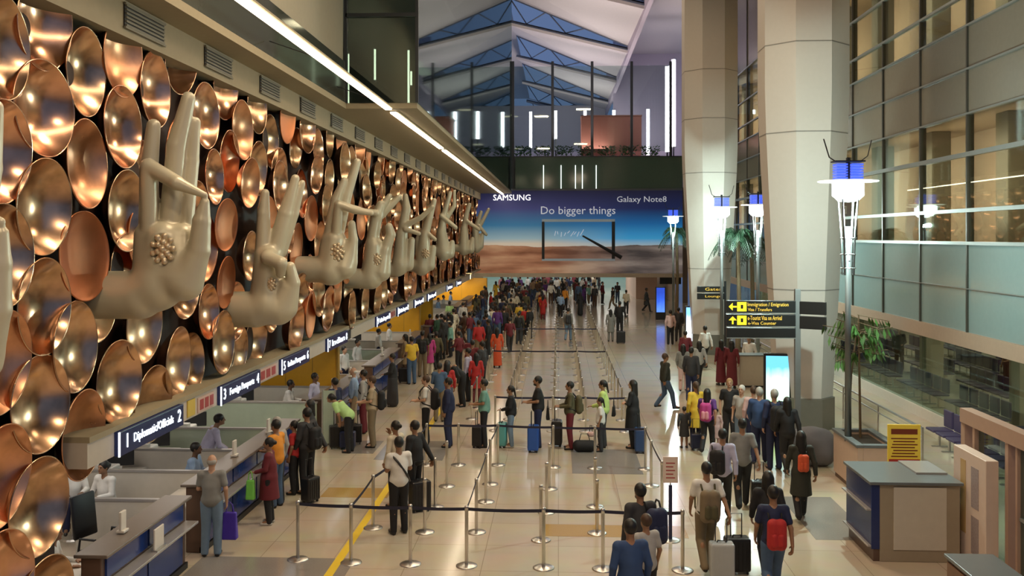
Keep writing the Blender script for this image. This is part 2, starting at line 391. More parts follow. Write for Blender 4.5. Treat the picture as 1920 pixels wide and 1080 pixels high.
# ------------------------------------------------------------------ far end: billboard, lower hall, terrace, roof
def billboard_mat():
    m = bpy.data.materials.new('billboard_print'); m.use_nodes = True; nt = m.node_tree; L = nt.links; b = nt.nodes['Principled BSDF']
    tc = nt.nodes.new('ShaderNodeTexCoord'); sp = nt.nodes.new('ShaderNodeSeparateXYZ'); L.new(tc.outputs['Generated'], sp.inputs[0])
    def ramp(pts, inp):
        r = nt.nodes.new('ShaderNodeValToRGB'); L.new(inp, r.inputs[0]); e = r.color_ramp.elements
        e[0].position = pts[0][0]; e[0].color = pts[0][1] + (1,); e[1].position = pts[-1][0]; e[1].color = pts[-1][1] + (1,)
        for p in pts[1:-1]: q = e.new(p[0]); q.color = p[1] + (1,)
        return r.outputs[0]
    nz = nt.nodes.new('ShaderNodeTexNoise'); nz.inputs['Scale'].default_value = 1; nz.inputs['Detail'].default_value = 5
    mp = nt.nodes.new('ShaderNodeMapping'); mp.inputs['Scale'].default_value = (5, 1, 1.2); L.new(tc.outputs['Generated'], mp.inputs[0]); L.new(mp.outputs[0], nz.inputs['Vector'])
    ad = nt.nodes.new('ShaderNodeMath'); ad.operation = 'MULTIPLY_ADD'; L.new(nz.outputs['Fac'], ad.inputs[0]); ad.inputs[1].default_value = .10
    L.new(sp.outputs[2], ad.inputs[2])
    sl = ramp([(.36, (.60, .52, .42)), (.42, (.28, .42, .48)), (.58, (.035, .17, .33)), (.78, (.045, .05, .17)), (1, (.012, .012, .05))], sp.outputs[2])
    sr = ramp([(.33, (.42, .55, .62)), (.42, (.05, .38, .75)), (.60, (.012, .15, .42)), (.78, (.01, .02, .10)), (1, (.008, .008, .035))], sp.outputs[2])
    mx = nt.nodes.new('ShaderNodeMix'); mx.data_type = 'RGBA'
    fx = nt.nodes.new('ShaderNodeMapRange'); fx.inputs[1].default_value = .35; fx.inputs[2].default_value = .75; L.new(sp.outputs[0], fx.inputs[0])
    L.new(fx.outputs[0], mx.inputs[0]); L.new(sl, mx.inputs[6]); L.new(sr, mx.inputs[7])
    nz2 = nt.nodes.new('ShaderNodeTexNoise'); nz2.inputs['Scale'].default_value = 1; nz2.inputs['Detail'].default_value = 8
    mp2 = nt.nodes.new('ShaderNodeMapping'); mp2.inputs['Scale'].default_value = (3, 1, 7); mp2.inputs['Rotation'].default_value = (0, .12, 0); L.new(tc.outputs['Generated'], mp2.inputs[0]); L.new(mp2.outputs[0], nz2.inputs['Vector'])
    s1 = ramp([(.36, (.16, .055, .025)), (.5, (.34, .15, .08)), (.66, (.50, .30, .17))], nz2.outputs['Fac'])
    s2 = ramp([(.36, (.06, .05, .05)), (.5, (.16, .13, .12)), (.66, (.32, .27, .24))], nz2.outputs['Fac'])
    ms = nt.nodes.new('ShaderNodeMix'); ms.data_type = 'RGBA'; L.new(fx.outputs[0], ms.inputs[0]); L.new(s1, ms.inputs[6]); L.new(s2, ms.inputs[7])
    gt = nt.nodes.new('ShaderNodeMath'); gt.operation = 'GREATER_THAN'; gt.inputs[1].default_value = .385; L.new(ad.outputs[0], gt.inputs[0])
    fm = nt.nodes.new('ShaderNodeMix'); fm.data_type = 'RGBA'; L.new(gt.outputs[0], fm.inputs[0]); L.new(ms.outputs[2], fm.inputs[6]); L.new(mx.outputs[2], fm.inputs[7])
    L.new(fm.outputs[2], b.inputs['Base Color']); L.new(fm.outputs[2], b.inputs['Emission Color']); b.inputs['Emission Strength'].default_value = .55
    b.inputs['Roughness'].default_value = .5
    return m
BY = 76.
bb = empty('billboard', (0, BY, 0)); tag(bb, 'huge desert and blue sky billboard reading Do bigger things, across the far end', 'billboard')
a = atY(893, 512, BY); b_ = atY(1281, 357, BY)
MB().box(a.x-.6, b_.x, 0, .3, a.z, b_.z).build('print', billboard_mat(), bb)
M_LET = mat('silver_letter', (.6, .6, .62), .4, emit=.45, ecol=(.75, .78, .85))
M_LETW = mat('white_letter', (.9, .9, .9), .4, emit=1.6, ecol=(1, .98, .95))
def bt(s, x0, x1, y, m, hpx):
    p = atY((x0+x1)/2, y, BY); text(s, m, bb, (p.x, -.03, p.z), (PI/2, 0, 0), (x1-x0)/F*BY, h=hpx/F*BY, depth=.01)
bt('SAMSUNG', 925, 995, 371, M_LETW, 11); bt('Galaxy Note8', 1157, 1249, 374, M_LET, 14); bt('Do bigger things', 1014, 1153, 395, M_LET, 19)
ph = MB()
def fr(mb, x0, y0, x1, y1, d=.12):
    p = atY(x0, y1, BY); q = atY(x1, y0, BY); mb.box(p.x, q.x, -d, -.0, p.z, q.z)
fr(ph, 1016, 415, 1021, 486); fr(ph, 1147, 415, 1153, 486); ph.build('phone_outline', M_BLACK, bb)
pr = MB(); fr(pr, 1016, 411, 1153, 416); fr(pr, 1016, 485, 1153, 489); pr.build('phone_rim', mat('phone_rim', (.35, .42, .46), .4, emit=.2), bb)
p = atY(1092, 442, BY); q = atY(1165, 483, BY)
MB().tube([(p.x, -.2, p.z), (q.x, -.2, q.z)], [.07, .17], 10).build('stylus', M_BLACK, bb)
sc = MB()
random.seed(3)
for k in range(9):
    p = atY(1040+k*6, 444-random.random()*8, BY); q = atY(1043+k*6, 430+random.random()*6, BY); sc.tube([(p.x, -.03, p.z), (q.x+random.uniform(-.2, .2), -.03, q.z)], .025, 5)
sc.build('handwriting', M_LET, bb)
p = atY(905, 512, BY)
struct('trim_4', MB().box(-7, 10.2, 75.9, 76.4, p.z-.32, p.z), mat('cream_trim', (.62, .52, .40), .5))
struct('wall_far_pier', MB().box(10.0, 10.4, 75.7, 75.9, 0, 9.3), mat('brown_pier', (.14, .10, .075), .5))
# hall beyond the billboard
struct('ceiling_far', MB().box(-10, 12, 76.4, 125, 3.45, 3.6), M_WHITE)
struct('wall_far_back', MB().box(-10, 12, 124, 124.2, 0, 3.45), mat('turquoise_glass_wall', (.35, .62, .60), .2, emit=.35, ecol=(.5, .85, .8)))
struct('wall_far_left', MB().box(-10.2, -10, 76, 124, 0, 3.45), M_BEIGE)
struct('wall_far_right', MB().box(9.3, 9.5, 76.5, 124, 0, 3.45), M_BEIGE)
struct('wall_far_block', MB().box(6.6, 8.4, 80, 92, 0, 3.45), mat('pink_stone', (.60, .42, .33), .4))
for k in range(5):
    o = MB().box(-9, 9, 80+k*8, 80.5+k*8, 3.40, 3.44).build('ceiling_light_panel', mat('panel_glow', (1, 1, 1), .5, emit=5, ecol=(1, .93, .82)))
    tag(o, '%s long white ceiling light in the far hall beneath the billboard' % nth(k+1), 'light', 'ceiling lights of the far hall')
# terrace over the billboard
TZ = 9.1; XR_ = 5.6
tb = empty('terrace_balustrade', (0, 76.2, 0)); tag(tb, 'dark green glass balustrade of the terrace above the billboard', 'balustrade')
a = atY(966, 355, 76); c = atY(1281, 293, 76)
MB().box(a.x, c.x, .1, .16, 9.25, c.z).build('glass_pane', mat('green_black_glass', (.10, .16, .12), .08, spec=.8), tb)
MB().box(a.x, c.x, .05, .2, c.z, c.z+.06).build('handrail', M_DARKMET, tb)
struct('floor_terrace', MB().box(-3.8, 12, 76.4, 100, TZ, TZ+.15), mat('terrace_floor', (.2, .2, .19), .4))
struct('wall_far_upper', MB().box(-20, XR_, 112, 112.3, 3.6, 21), mat('far_wall_lilac', (.55, .52, .55), .7))
M_LEAF = mat('planter_leaf', (.05, .13, .03), .6, noise=.4)
random.seed(11)
for k in range(7):
    x = -3.0+k*1.75; t = empty('planter_box', (x, 77.1, TZ+.15)); tag(t, '%s dark planter from the left with clipped shrubs behind the terrace balustrade' % nth(k+1), 'planter', 'planters along the terrace')
    MB().rbox(-.8, .8, -.3, .3, 0, 2.72, .03).build('box', M_SLATE, t)
    s = MB()
    for q in range(120):
        px_, py_, pz = random.uniform(-.66, .66), random.uniform(-.35, .35), 2.70+random.random()*.75
        an = random.uniform(0, 6.3); r = .14
        s.quad((px_, py_, pz), (px_+r*math.cos(an), py_+r*math.sin(an), pz+.06), (px_+r*math.cos(an)*1.6, py_+r*math.sin(an)*1.6, pz+.16), (px_+r*.4*math.cos(an+.6), py_+r*.4*math.sin(an+.6), pz+.12))
    s.build('foliage', M_LEAF, t)
for px in (962, 1036, 1110, 1184, 1257):
    a = atY(px, 355 if px == 962 else 290, 76.8); b2 = atY(px, 116, 76.8)
    o = MB().rbox(-.11, .11, -.11, .11, 0, b2.z-TZ-.15, .02).build('screen_post', M_DARKMET, loc=(a.x, 76.62, TZ+.15))
    tag(o, 'tall slim dark steel post on the terrace, ' + {962: 'at the corner of the lounge glass', 1036: 'second from the lounge glass', 1110: 'at the left end of the terracotta box', 1184: 'at the right end of the terracotta box', 1257: 'in front of the large tube lights'}[px], 'post', 'terrace screen posts')
gp = MB().box(atY(962, 0, 76.8).x, atY(1257, 0, 76.8).x, -.01, .01, 0, 7.0)
o = gp.build('glass_screen', glass_mat('screen_glass', (.80, .86, .84), .04, .02, .25), loc=(0, 76.66, 12.3)); tag(o, 'tall clear glass screen standing between the dark terrace posts', 'glass screen')
a = atY(1090, 275, 84); c = atY(1203, 218, 84)
tc_ = empty('lounge_kiosk', (a.x, 84, TZ+.15)); tag(tc_, 'plain terracotta red box kiosk on the terrace', 'kiosk')
MB().rbox(0, c.x-a.x, 0, 3, 0, c.z-TZ-.15, .04).build('shell', mat('terracotta', (.26, .085, .055), .6), tc_)
MB().box(-.04, c.x-a.x+.04, -.05, 3.05, c.z-TZ-.15, c.z-TZ-.03).build('cap', mat('terracotta_dark', (.22, .08, .05), .6), tc_)
for (px, y0, y1) in ((995, 277, 210), (1042, 260, 208)):
    a = atY(px, y0, 85); c = atY(px, y1, 85); tube_light('tube_light', (a.x, 85, a.z), c.z-a.z, .13, 'vertical white tube light standing on the terrace, ' + ('beside the lounge glass' if px == 995 else 'second from the lounge glass'), 'terrace tube lights')
for (px, y0, y1, s_) in ((1097, 219, 208, 'left'), (1151, 219, 207, 'middle'), (1215, 235, 205, '')):
    a = atY(px, y0+56, 92); c = atY(px, y1, 92); tube_light('tube_light', (a.x, 92, a.z), c.z-a.z, .15, 'vertical tube light whose tip shows ' + {'left': 'over the left half of the terracotta box', 'middle': 'over the middle of the terracotta box', '': 'right of the terracotta box'}[s_], 'terrace tube lights')
for px, y0, y1 in ((1251, 285, 125), (1263, 275, 112)):
    a = atY(px, y0, 80); c = atY(px, y1, 80); tube_light('tube_light', (a.x, 80, a.z), c.z-a.z, .17, 'tall bright vertical tube light beside the column, ' + ('taller one by the column' if px == 1263 else 'left one of the pair'), 'terrace tube lights', 14)
for (x, y, z) in ((4.2, 93, 12.9),):
    pass
# light streaks reflected in the balustrade glass, shaped as glowing rods
for px in (1019, 1052, 1079, 1092, 1118):
    a = atY(px, 350, 76.1); c = atY(px, 306, 76.1)
    o = MB().tube([(0,0,0), (0,0,c.z-a.z)], .035, 8).build('reflected_streak', mat('streak_glow', (1,1,1), .4, emit=1.6, ecol=(.9, 1, .92)), loc=(a.x, 76.262, a.z-.15)); tag(o, '%s thin vertical reflected light streak from the left on the dark terrace glass' % nth((1019, 1052, 1079, 1092, 1118).index(px)+1), 'light', 'reflected light streaks on the terrace glass')

# roof: sawtooth bays with triangular rooflights
M_ROOF = mat('roof_panel', (.66, .60, .57), .7)
M_TRUSS = mat('truss_blue_grey', (.10, .12, .17), .5)
XL, XR = -4.1, 5.6
for i in range(-2, 5):
    Y = 76+14.7*i; Y2 = Y+14.7
    r = MB()
    A = (XL, Y, 22.7); B = (XR, Y, 20.3); C = (XR, Y2, 20.8); D = (XL, Y2, 24.9)
    r.quad(A, B, C, D); r.quad(*[(p[0], p[1], p[2]+.35) for p in (D, C, B, A)])
    r.box(XL, XR, Y-.1, Y+.1, -.12, .12, Matrix(((1,0,0,0), (0,1,0,0), (-(22.7-20.3)/(XR-XL),0,1,22.7-(22.7-20.3)*(-XL)/(XR-XL)+0), (0,0,0,1))))
    struct('ceiling_roof_bay', r, M_ROOF)
    t = empty('roof_truss', (0, Y, 0)); tag(t, '%s slanting steel truss with V braces in a blue rooflight, counted from the near end' % nth(i+3), 'truss', 'trusses of the sawtooth roof')
    zb = lambda x: 22.7-(22.7-20.3)*(x-XL)/(XR-XL); zt = lambda x: 24.9-(24.9-20.8)*(x-XL)/(XR-XL)
    MB().tube([(XL, 0, zb(XL)+.15), (XR, 0, zb(XR)+.15)], .12, 8).build('bottom_chord', M_TRUSS, t)
    MB().tube([(XL, 0, zt(XL)), (XR, 0, zt(XR))], .10, 8).build('top_chord', M_TRUSS, t)
    for x0 in (-2.6, .6):
        MB().tube([(x0-1.4, 0, zt(x0-1.4)), (x0, .3, zb(x0)+.4), (x0+1.6, 0, zt(x0+1.6))], .06, 6).build('brace', M_TRUSS, t)
struct('wall_roof_right', MB().box(XR, XR+.3, 44, 132, 20.0, 24), mat('lilac_wall', (.58, .49, .55), .7))
struct('wall_far_lilac', MB().box(XR, 14, 96, 96.3, 9, 26), mat('lilac_wall', (.5, .42, .48), .7))
struct('ceiling_roof_left', MB().box(-9.6, XL, 46, 132, 24.8, 25.1), M_ROOF)
struct('ceiling_roof_right', MB().box(XR, 18, 20, 132, 24, 24.3), M_ROOF)

struct('ceiling_hall', MB().box(-10, 20, -16, 46.5, 25.5, 25.8), mat('hall_ceiling', (.42, .33, .25), .8))
struct('wall_rear', MB().box(-10, 20, -16.2, -16, 0, 25.5), mat('rear_wall', (.40, .30, .22), .8))
# ------------------------------------------------------------------ the two tapered columns
M_COLU = mat('column_cladding', (.58, .535, .49), .55, noise=.03)
for k, (px, Y) in enumerate(((1505, 26.9), (1330, 43.5))):
    x = atY(px, 500, Y).x
    prof = [(.80, 0), (.80, .9), (.84, .9), (1.02, 4), (1.26, 8.3), (1.30, 9.5), (1.30, 24)]
    if k == 0: prof = [(r*.97, z) for r, z in prof]
    c = MB().lathe(prof, 8, Matrix.Translation((x, Y, 0)), PI/8); struct('column_%d' % (k+1), c, M_COLU)
    j = MB()
    for z in (3.9, 8.25, 10.7, 12.9):
        r = np.interp(z, [0, .9, 4, 8.3, 9.5, 24], [.80, .84, 1.02, 1.26, 1.3, 1.3])*(.97 if k == 0 else 1)+.006
        j.lathe([(r, z-.015), (r, z+.015)], 8, Matrix.Translation((x, Y, 0)), PI/8)
    struct('column_joint_%d' % (k+1), j, mat('joint_grey', (.25, .23, .21), .6))
    b0 = MB().lathe([(.87, 0), (.87, .88), (.8, .9)], 8, Matrix.Translation((x, Y, 0)), PI/8); struct('column_base_%d' % (k+1), b0, mat('base_grey', (.20, .19, .16), .3, .3))

# ------------------------------------------------------------------ right glass facade
FX = 10.8
M_FROST = mat('frosted_panel', (.27, .37, .37), .12, spec=.7, noise=.04)
M_SPAN = mat('spandrel_panel', (.24, .215, .17), .14, spec=.7)
M_MULL = mat('mullion', (.10, .095, .08), .4, .5)
M_TRAN = mat('transom_alu', (.30, .32, .31), .35, .4)
M_WIN = glass_mat('facade_glass', (.62, .66, .60), .07, .015, .6)
M_CLEAR = glass_mat('clear_glass', (.72, .80, .76), .03, .015, .35)
t = empty('wall_right'); t['kind'] = 'structure'
for k in range(-1, 18):
    y0 = 18.8+3.2*k
    MB().box(FX, FX+.08, y0+.03, y0+3.17, 2.85, 5.2).build('frosted_panel', M_FROST, t)
    MB().box(FX, FX+.08, y0+.03, y0+3.17, 8.65, 10.95).build('spandrel_panel', M_SPAN, t)
    MB().box(FX, FX+.08, y0+.03, y0+3.17, 15, 24).build('spandrel_panel', M_SPAN, t)
    MB().box(FX, FX+.03, y0+.03, y0+3.17, 5.25, 8.6).build('window_pane', M_WIN, t)
    MB().box(FX, FX+.03, y0+.03, y0+3.17, 11, 15).build('window_pane', M_WIN, t)
    MB().box(FX-.05, FX+.14, y0-.035, y0+.035, 2.45, 24).build('mullion', M_MULL, t)
for z, h in ((5.2, .09), (6.07, .10), (7.55, .12), (8.62, .05), (9.8, .05), (10.95, .05), (11.8, .07), (13.2, .07), (15, .07), (4.0, .02)):
    MB().box(FX-.07, FX+.06, 15, 76, z-h/2, z+h/2).build('transom', M_TRAN, t)
MB().box(FX-.1, FX+.2, 15, 76, 2.45, 2.85).build('lower_band', mat('facade_band', (.42, .30, .22), .5), t)
lw = empty('window_1'); lw['kind'] = 'structure'
for k in range(0, 18): MB().box(FX+.02, FX+.05, 18.8+3.2*k, 21.95+3.2*k, .3, 2.45).build('pane', M_CLEAR, lw)
MB().box(FX-.05, FX+.15, 15, 76, 0, .3).build('kerb', M_WHITE, lw)
# rooms behind the facade
M_ROOM = mat('room_tan', (.50, .38, .29), .7); M_ROOMF = mat('room_floor', (.30, .22, .15), .4)
struct('wall_room_back', MB().box(13.3, 13.5, 14, 78, 5, 17), M_ROOM)
r = MB()
for z0, z1 in ((4.95, 5.15), (8.7, 10.85), (15.1, 15.3)): r.box(FX+.2, 16.4, 14, 78, z0, z1)
struct('floor_room', r, M_ROOMF)
for k in range(12):
    for z0, z1 in ((5.15, 8.7), (10.85, 15.1)):
        o = MB().rbox(-.3, .3, -.35, .35, 0, z1-z0, .02).build('column_room', mat('room_column', (.12, .10, .07), .5), loc=(12.1, 20.5+k*5, z0)); o['kind'] = 'structure'
# waiting room behind the lower glass
struct('wall_gate_back', MB().box(20, 20.2, 12, 78, 0, 4.9), mat('gate_olive', (.26, .24, .16), .7))
struct('ceiling_gate', MB().box(FX+.2, 20, 12, 78, 4.7, 4.9), M_SOFF)
struct('floor_carpet', MB().box(12.6, 20, 12, 78, 0, .02), mat('gate_carpet', (.34, .31, .25), .9, noise=.3, scale=3))
for k in range(7):
    o = MB().rbox(-.3, .3, -.3, .3, 0, 4.68, .02).build('column_gate', mat('gate_column', (.42, .36, .25), .5), loc=(12.9, 20.0+k*6.5, .02)); o['kind'] = 'structure'
rl = empty('walkway_rail', (8.4, 22, 0)); tag(rl, 'low stainless double rail running along the glass wall beside the planter', 'rail')
m_ = MB().tube([(0, 0, .95), (0, 24, .95)], .03, 8); m_.build('handrail', M_STEEL, rl)
MB().tube([(0, 0, .75), (0, 24, .75)], .02, 8).build('lower_rail', M_STEEL, rl)
for k in range(9): MB().tube([(0, k*3, 0), (0, k*3, .95)], .022, 8).build('post', M_STEEL, rl)
def make_seat():
    t = empty('waiting_seat'); tag(t, 'dark purple waiting room seat on a steel beam behind the lower glass', 'seat', 'rows of seats behind the lower glass')
    ms = mat('seat_purple', (.05, .035, .09), .5)
    MB().rbox(-.26, .26, -.25, .25, .40, .46, .02).build('seat', ms, t)
    MB().rbox(.20, .27, -.25, .25, .48, .92, .02).build('backrest', ms, t)
    MB().box(-.02, .02, -.28, .28, .34, .40).box(-.02, .02, -.03, .03, .0, .34).box(-.2, .2, -.03, .03, 0, .03).build('frame', M_STEEL, t)
    return t
st = make_seat(); first = True
for r_ in range(3):
    for k in range(30):
        if k % 7 == 6: continue
        o = st if first else copy_tree(st); first = False
        o.location = (13.9+r_*1.7, 24.5+k*.62+ (k//7)*.6 + r_*.3, .02)
for k in range(34):
    if k % 6 == 5: continue
    o = copy_tree(st); o.location = (11.9, 22+k*.66, 0); o['label'] = 'dark purple seat in the front row just behind the lower glass'; o['group'] = 'front row of seats behind the glass'
for k in range(12):
    o = copy_tree(st); o.location = (9.75, 17.6+k*.62, 0); o['label'] = '%s dark seat from near end, in the row behind the tall information panel' % nth(k+1); o['group'] = 'row of seats inside the glass wall'
# ------------------------------------------------------------------ copper discs
COP = [copper_mat('copper_bright', (.86, .47, .29), .20, .62), copper_mat('copper_brushed', (.80, .40, .22), .30, .62), copper_mat('copper_aged', (.74, .46, .28), .22, .5), copper_mat('copper_orange', (.70, .28, .13), .45, .8)]
def disc_mesh(name, depth, m):
    mb = MB(); R = .6; pr = []
    for i in range(15):
        q = i/14; pr.append((R*q, -depth*(1-q**2.6)))
    pr += [(R+.008, .012), (R+.018, .004), (R+.016, -.012)]
    for i in range(9): q = 1-i/8; pr.append((R*q, -depth*(1-q**2.6)-.018))
    pr = [(max(r, .0005), z) for r, z in pr]
    mb.lathe(pr, 56, Matrix.Rotation(PI/2, 4, 'Y'))
    o = mb.build(name, m, smooth=True); me = o.data; bpy.data.objects.remove(o); return me
random.seed(21)
DM = [disc_mesh('copper_disc', d, COP[i]) for i, d in ((0, .30), (0, .24), (1, .27), (2, .30), (2, .24), (3, .13))]
spots = []
def dspot(px, py, X=-6.42, rad=None, kind=None, tilt=None): 
    p = atX(px, py, X); spots.append((p.y, p.z, X, rad or .6, kind, tilt))
near = [(8, 88, 0, 3), (92, 42, 0, 0), (168, 135, 0, 3), (5, 285, 0, 0), (85, 203, 0, 0), (165, 307, 0, 2), (85, 388, 0, 3), (8, 480, 0, 3), (85, 575, 0, 3), (160, 480, 0, 5),
        (232, 238, 0, 0), (240, 395, 0, 3), (237, 105, 0, 2), (143, 650, 0, 4), (78, 757, 0, 3), (5, 680, 0, 2), (158, 815, 0, 2), (75, 950, 0, 3), (3, 895, 0, 2), (84, 1135, 0, 3), (6, 1095, 0, 1),
        (225, 716, 0, 3), (288, 757, 0, 4), (335, 680, 0, 3), (297, 168, 0, 0), (345, 110, 0, 0), (272, 608, 0, 4)]
for (px, py, _, kd) in near: dspot(px, py, kind=kd)
# regular staggered columns further along
y = 15.75; c = 0
while y < 75.5:
    st_ = (c % 2)*.62
    z = 3.25+st_
    while z < 8.5:
        yy = y+random.uniform(-.22, .22); zz = z+random.uniform(-.16, .16)
        if all((yy-s[0])**2+(zz-s[1])**2 > .72 for s in spots): 
            spots.append((yy, min(zz, 8.35), -6.42+random.choice((0, 0, 0, -.14, .16)), random.choice((.6, .6, .58, .5, .63)), None, None))
        z += 1.23
    y += 1.02; c += 1
# a second, lower layer fills the gaps between the first
back = []
y = 9.6
while y < 75:
    z = 1.0 if y < 12 else 3.1
    while z < 8.3:
        q = (y+random.uniform(-.1, .1), z+random.uniform(-.1, .1))
        if all((q[0]-s[0])**2+(q[1]-s[1])**2 > .70 for s in spots if abs(s[0]-q[0]) < 1.2) and all((q[0]-s[0])**2+(q[1]-s[1])**2 > .55 for s in back if abs(s[0]-q[0]) < 1.2) and not (q[0] < 12.8 and q[1] < 3.3 and q[0] > 11.9): back.append((q[0], q[1], -6.58, .52, random.choice((1, 3, 4, 5)), None))
        z += .2
    y += .2
spots += back
spots = [s for s in spots if s[0] > 9]
spots.sort(key=lambda s: s[0])
rest = MB(); nd = 0
ORI = ['copper disc in the bowed wall of discs']
cols = []
for s in spots:
    if s[2] > -6.57:
        for c_ in cols:
            if abs(c_[0]-s[0]) < .5: c_[1].append(s); break
        else: cols.append([s[0], [s]])
cols.sort(key=lambda c_: c_[0]); RANK = {}
for i, c_ in enumerate(cols):
    for j, s in enumerate(sorted(c_[1], key=lambda s: -s[1])): RANK[id(s)] = (i+1, j+1)
for s in spots:
    (yy, zz, X, rad, kd, tl) = s
    if zz > 7.6: X = min(X, -6.46)
    k = kd if kd is not None else random.choice((0, 0, 1, 2, 3, 3, 4, 5))
    rot = Euler((0, random.uniform(-.07, .07)+.02, random.uniform(-.08, .08)))
    if nd < 300:
        o = bpy.data.objects.new('copper_disc', DM[k]); COL.objects.link(o)
        o.location = (X, yy, zz); o.rotation_euler = rot; o.scale = (rad/.6,)*3
        tone = ('bright shiny', 'shallow shiny', 'brushed', 'mottled', 'shallow mottled', 'flat dull orange')[k]
        row = 'lowest row' if zz < 3.9 else 'top row' if zz > 7.6 else 'middle rows'
        zone = 'before the first hand' if yy < 13.2 else 'behind the first hand' if yy < 16.3 else 'between the first and third hands' if yy < 24 else 'between the third and fifth hands' if yy < 36 else 'near the wall end'
        if id(s) in RANK: lb = '%s copper disc, %s from top in the %s column from left' % (tone, nth(RANK[id(s)][1]), nth(RANK[id(s)][0]))
        else: lb = '%s recessed copper disc half hidden in %s %s' % (tone, row, zone)
        tag(o, lb, 'disc', 'copper discs on the wall, %s, %s' % (tone, zone)); nd += 1
    else:
        me = DM[k]; M = Matrix.Translation((X, yy, zz)) @ rot.to_matrix().to_4x4() @ Matrix.Scale(rad/.6, 4)
        rest.cur = {0:0,1:0,2:1,3:2,4:2,5:3}[k]
        rest.add([M @ v.co for v in me.vertices], [tuple(p.vertices) for p in me.polygons])
if rest.v:
    o = rest.build('copper_disc_field', COP, smooth=True); tag(o, 'farthest small copper discs packed along the wall by the billboard', 'discs', kind='stuff')
print('DISCS', nd, len(spots))

# ------------------------------------------------------------------ the mudra hands, each one closed surface
M_HAND = mat('hand_silver_cream', (.60, .54, .39), .36, .15, noise=.05, scale=3)
M_FLOWER = mat('flower_gilt', (.75, .62, .42), .3, .5)
def mudra(label, Y, stub, prims, flower=None, h=.022, k=.07, name='hand_sculpture', hollow=None):
    f = Field(); s = F/Y
    def P3(q, c): w = atY(q[0], q[1], Y); return np.array((w.x, Y+c, w.z))
    (sx0, sy0), (sx1, sy1), sr = stub; w0 = P3((sx0, sy0), .0); w0[0] = -6.75
    w1 = P3((sx1, sy1), 0)
    for (a, ra, ca, b, rb, cb) in prims: f.cone(P3(a, ca), ra/s, P3(b, cb), rb/s, k*(.28 if ra/s < .17 else 1))
    if hollow: (hx_, hy_, hr, hc_) = hollow; f.ell(P3((hx_, hy_), hc_), (hr/s*.8, .62*abs(hc_), hr/s*1.25), .01, sub=True)
    f.cone(w0, sr/s, w1, sr/s, .018)
    V, Fc, g = f.mesh(h)
    org = np.array((-6.75, Y, w0[2])); 
    me = bpy.data.meshes.new(name); me.from_pydata((V-org).tolist(), [], Fc.tolist()); me.polygons.foreach_set('use_smooth', [True]*len(Fc)); me.materials.append(M_HAND); me.update()
    o = bpy.data.objects.new(name, me); COL.objects.link(o); o.location = org
    tag(o, label, 'sculpture', 'giant hand sculptures on the disc wall')
    if flower:
        (fx, fy, fr, fc) = flower; p = P3((fx, fy), fc)-org; R = fr/s; ff = Field()
        for ring, (n, rr, ln) in enumerate(((9, .62, .36), (6, .30, .26))):
            for q in range(n):
                an = 2*PI*q/n+ring*.4; d = np.array((math.cos(an)*.8, -.25-.3*ring, math.sin(an))); 
                ff.cone(p+d*R*rr*.45, R*.10, p+d*R*(rr+ln*.3), R*.17, .01)
        ff.ell(p+np.array((0, -.22*R, 0)), (R*.2,)*3, .01)
        V, Fc, g = ff.mesh(.014 if Y < 20 else .025); me = bpy.data.meshes.new('palm_flower'); me.from_pydata(V.tolist(), [], Fc.tolist()); me.polygons.foreach_set('use_smooth', [True]*len(Fc)); me.materials.append(M_FLOWER); me.update()
        fo = bpy.data.objects.new('palm_flower', me); COL.objects.link(fo); fo.parent = o
    return o
h1 = [((276, 556), 27, -.02, (275, 440), 22, -.02), ((262, 553), 46, 0, (290, 535), 46, 0), ((300, 538), 44, 0, (305, 450), 38, 0), ((335, 520), 44, 0, (338, 445), 27, .05), ((292, 540), 40, 0, (283, 440), 24, 0),
      ((352, 530), 34, -.08, (378, 470), 21, -.1), ((378, 470), 21, -.1, (384, 415), 17, -.12), ((384, 415), 17, -.12, (391, 380), 9, -.14),
      ((280, 440), 20, 0, (279, 320), 17, 0), ((279, 320), 17, 0, (289, 236), 13, -.02),
      ((312, 440), 20, .08, (325, 272), 19, .12), ((325, 272), 19, .12, (347, 182), 13, .12),
      ((338, 430), 16, .16, (346, 300), 15, .24), ((346, 300), 15, .24, (354, 226), 11, .22),
      ((285, 430), 16, -.10, (290, 314), 15, -.20), ((290, 314), 15, -.20, (345, 345), 14, -.24), ((345, 345), 13, -.28, (392, 367), 6, -.16)]
H1 = mudra('largest and nearest raised hand, index finger bent to touch the thumb, flower in the palm', 13.1, ((195, 553), (262, 553), 46), h1, (322, 466, 34, -.26), hollow=(322, 462, 36, -.50))
h2 = [((495, 578), 22, -.02, (494, 480), 16, -.02), ((480, 580), 34, 0, (500, 572), 34, 0), ((500, 575), 33, 0, (502, 480), 24, 0), ((522, 580), 30, 0, (535, 540), 20, 0), ((535, 575), 24, 0, (550, 530), 14, -.05), ((550, 530), 14, -.05, (547, 500), 10, -.12),
      ((493, 490), 16, 0, (494, 400), 12, 0), ((494, 400), 12, 0, (497, 362), 8, 0), ((512, 475), 17, .08, (532, 400), 14, .1), ((532, 400), 14, .1, (551, 334), 8, .1),
      ((520, 470), 14, .2, (543, 400), 11, .24), ((543, 400), 11, .24, (561, 342), 6, .22), ((510, 478), 14, -.1, (512, 482), 13, -.36), ((512, 482), 13, -.36, (538, 492), 12, -.42), ((538, 492), 12, -.42, (534, 512), 9, -.28)]
mudra('second hand from the front, two fingers raised in a V, others folded', 18.4, ((432, 580), (480, 580), 34), h2, (515, 532, 15, -.22), .026, hollow=(518, 530, 17, -.48))
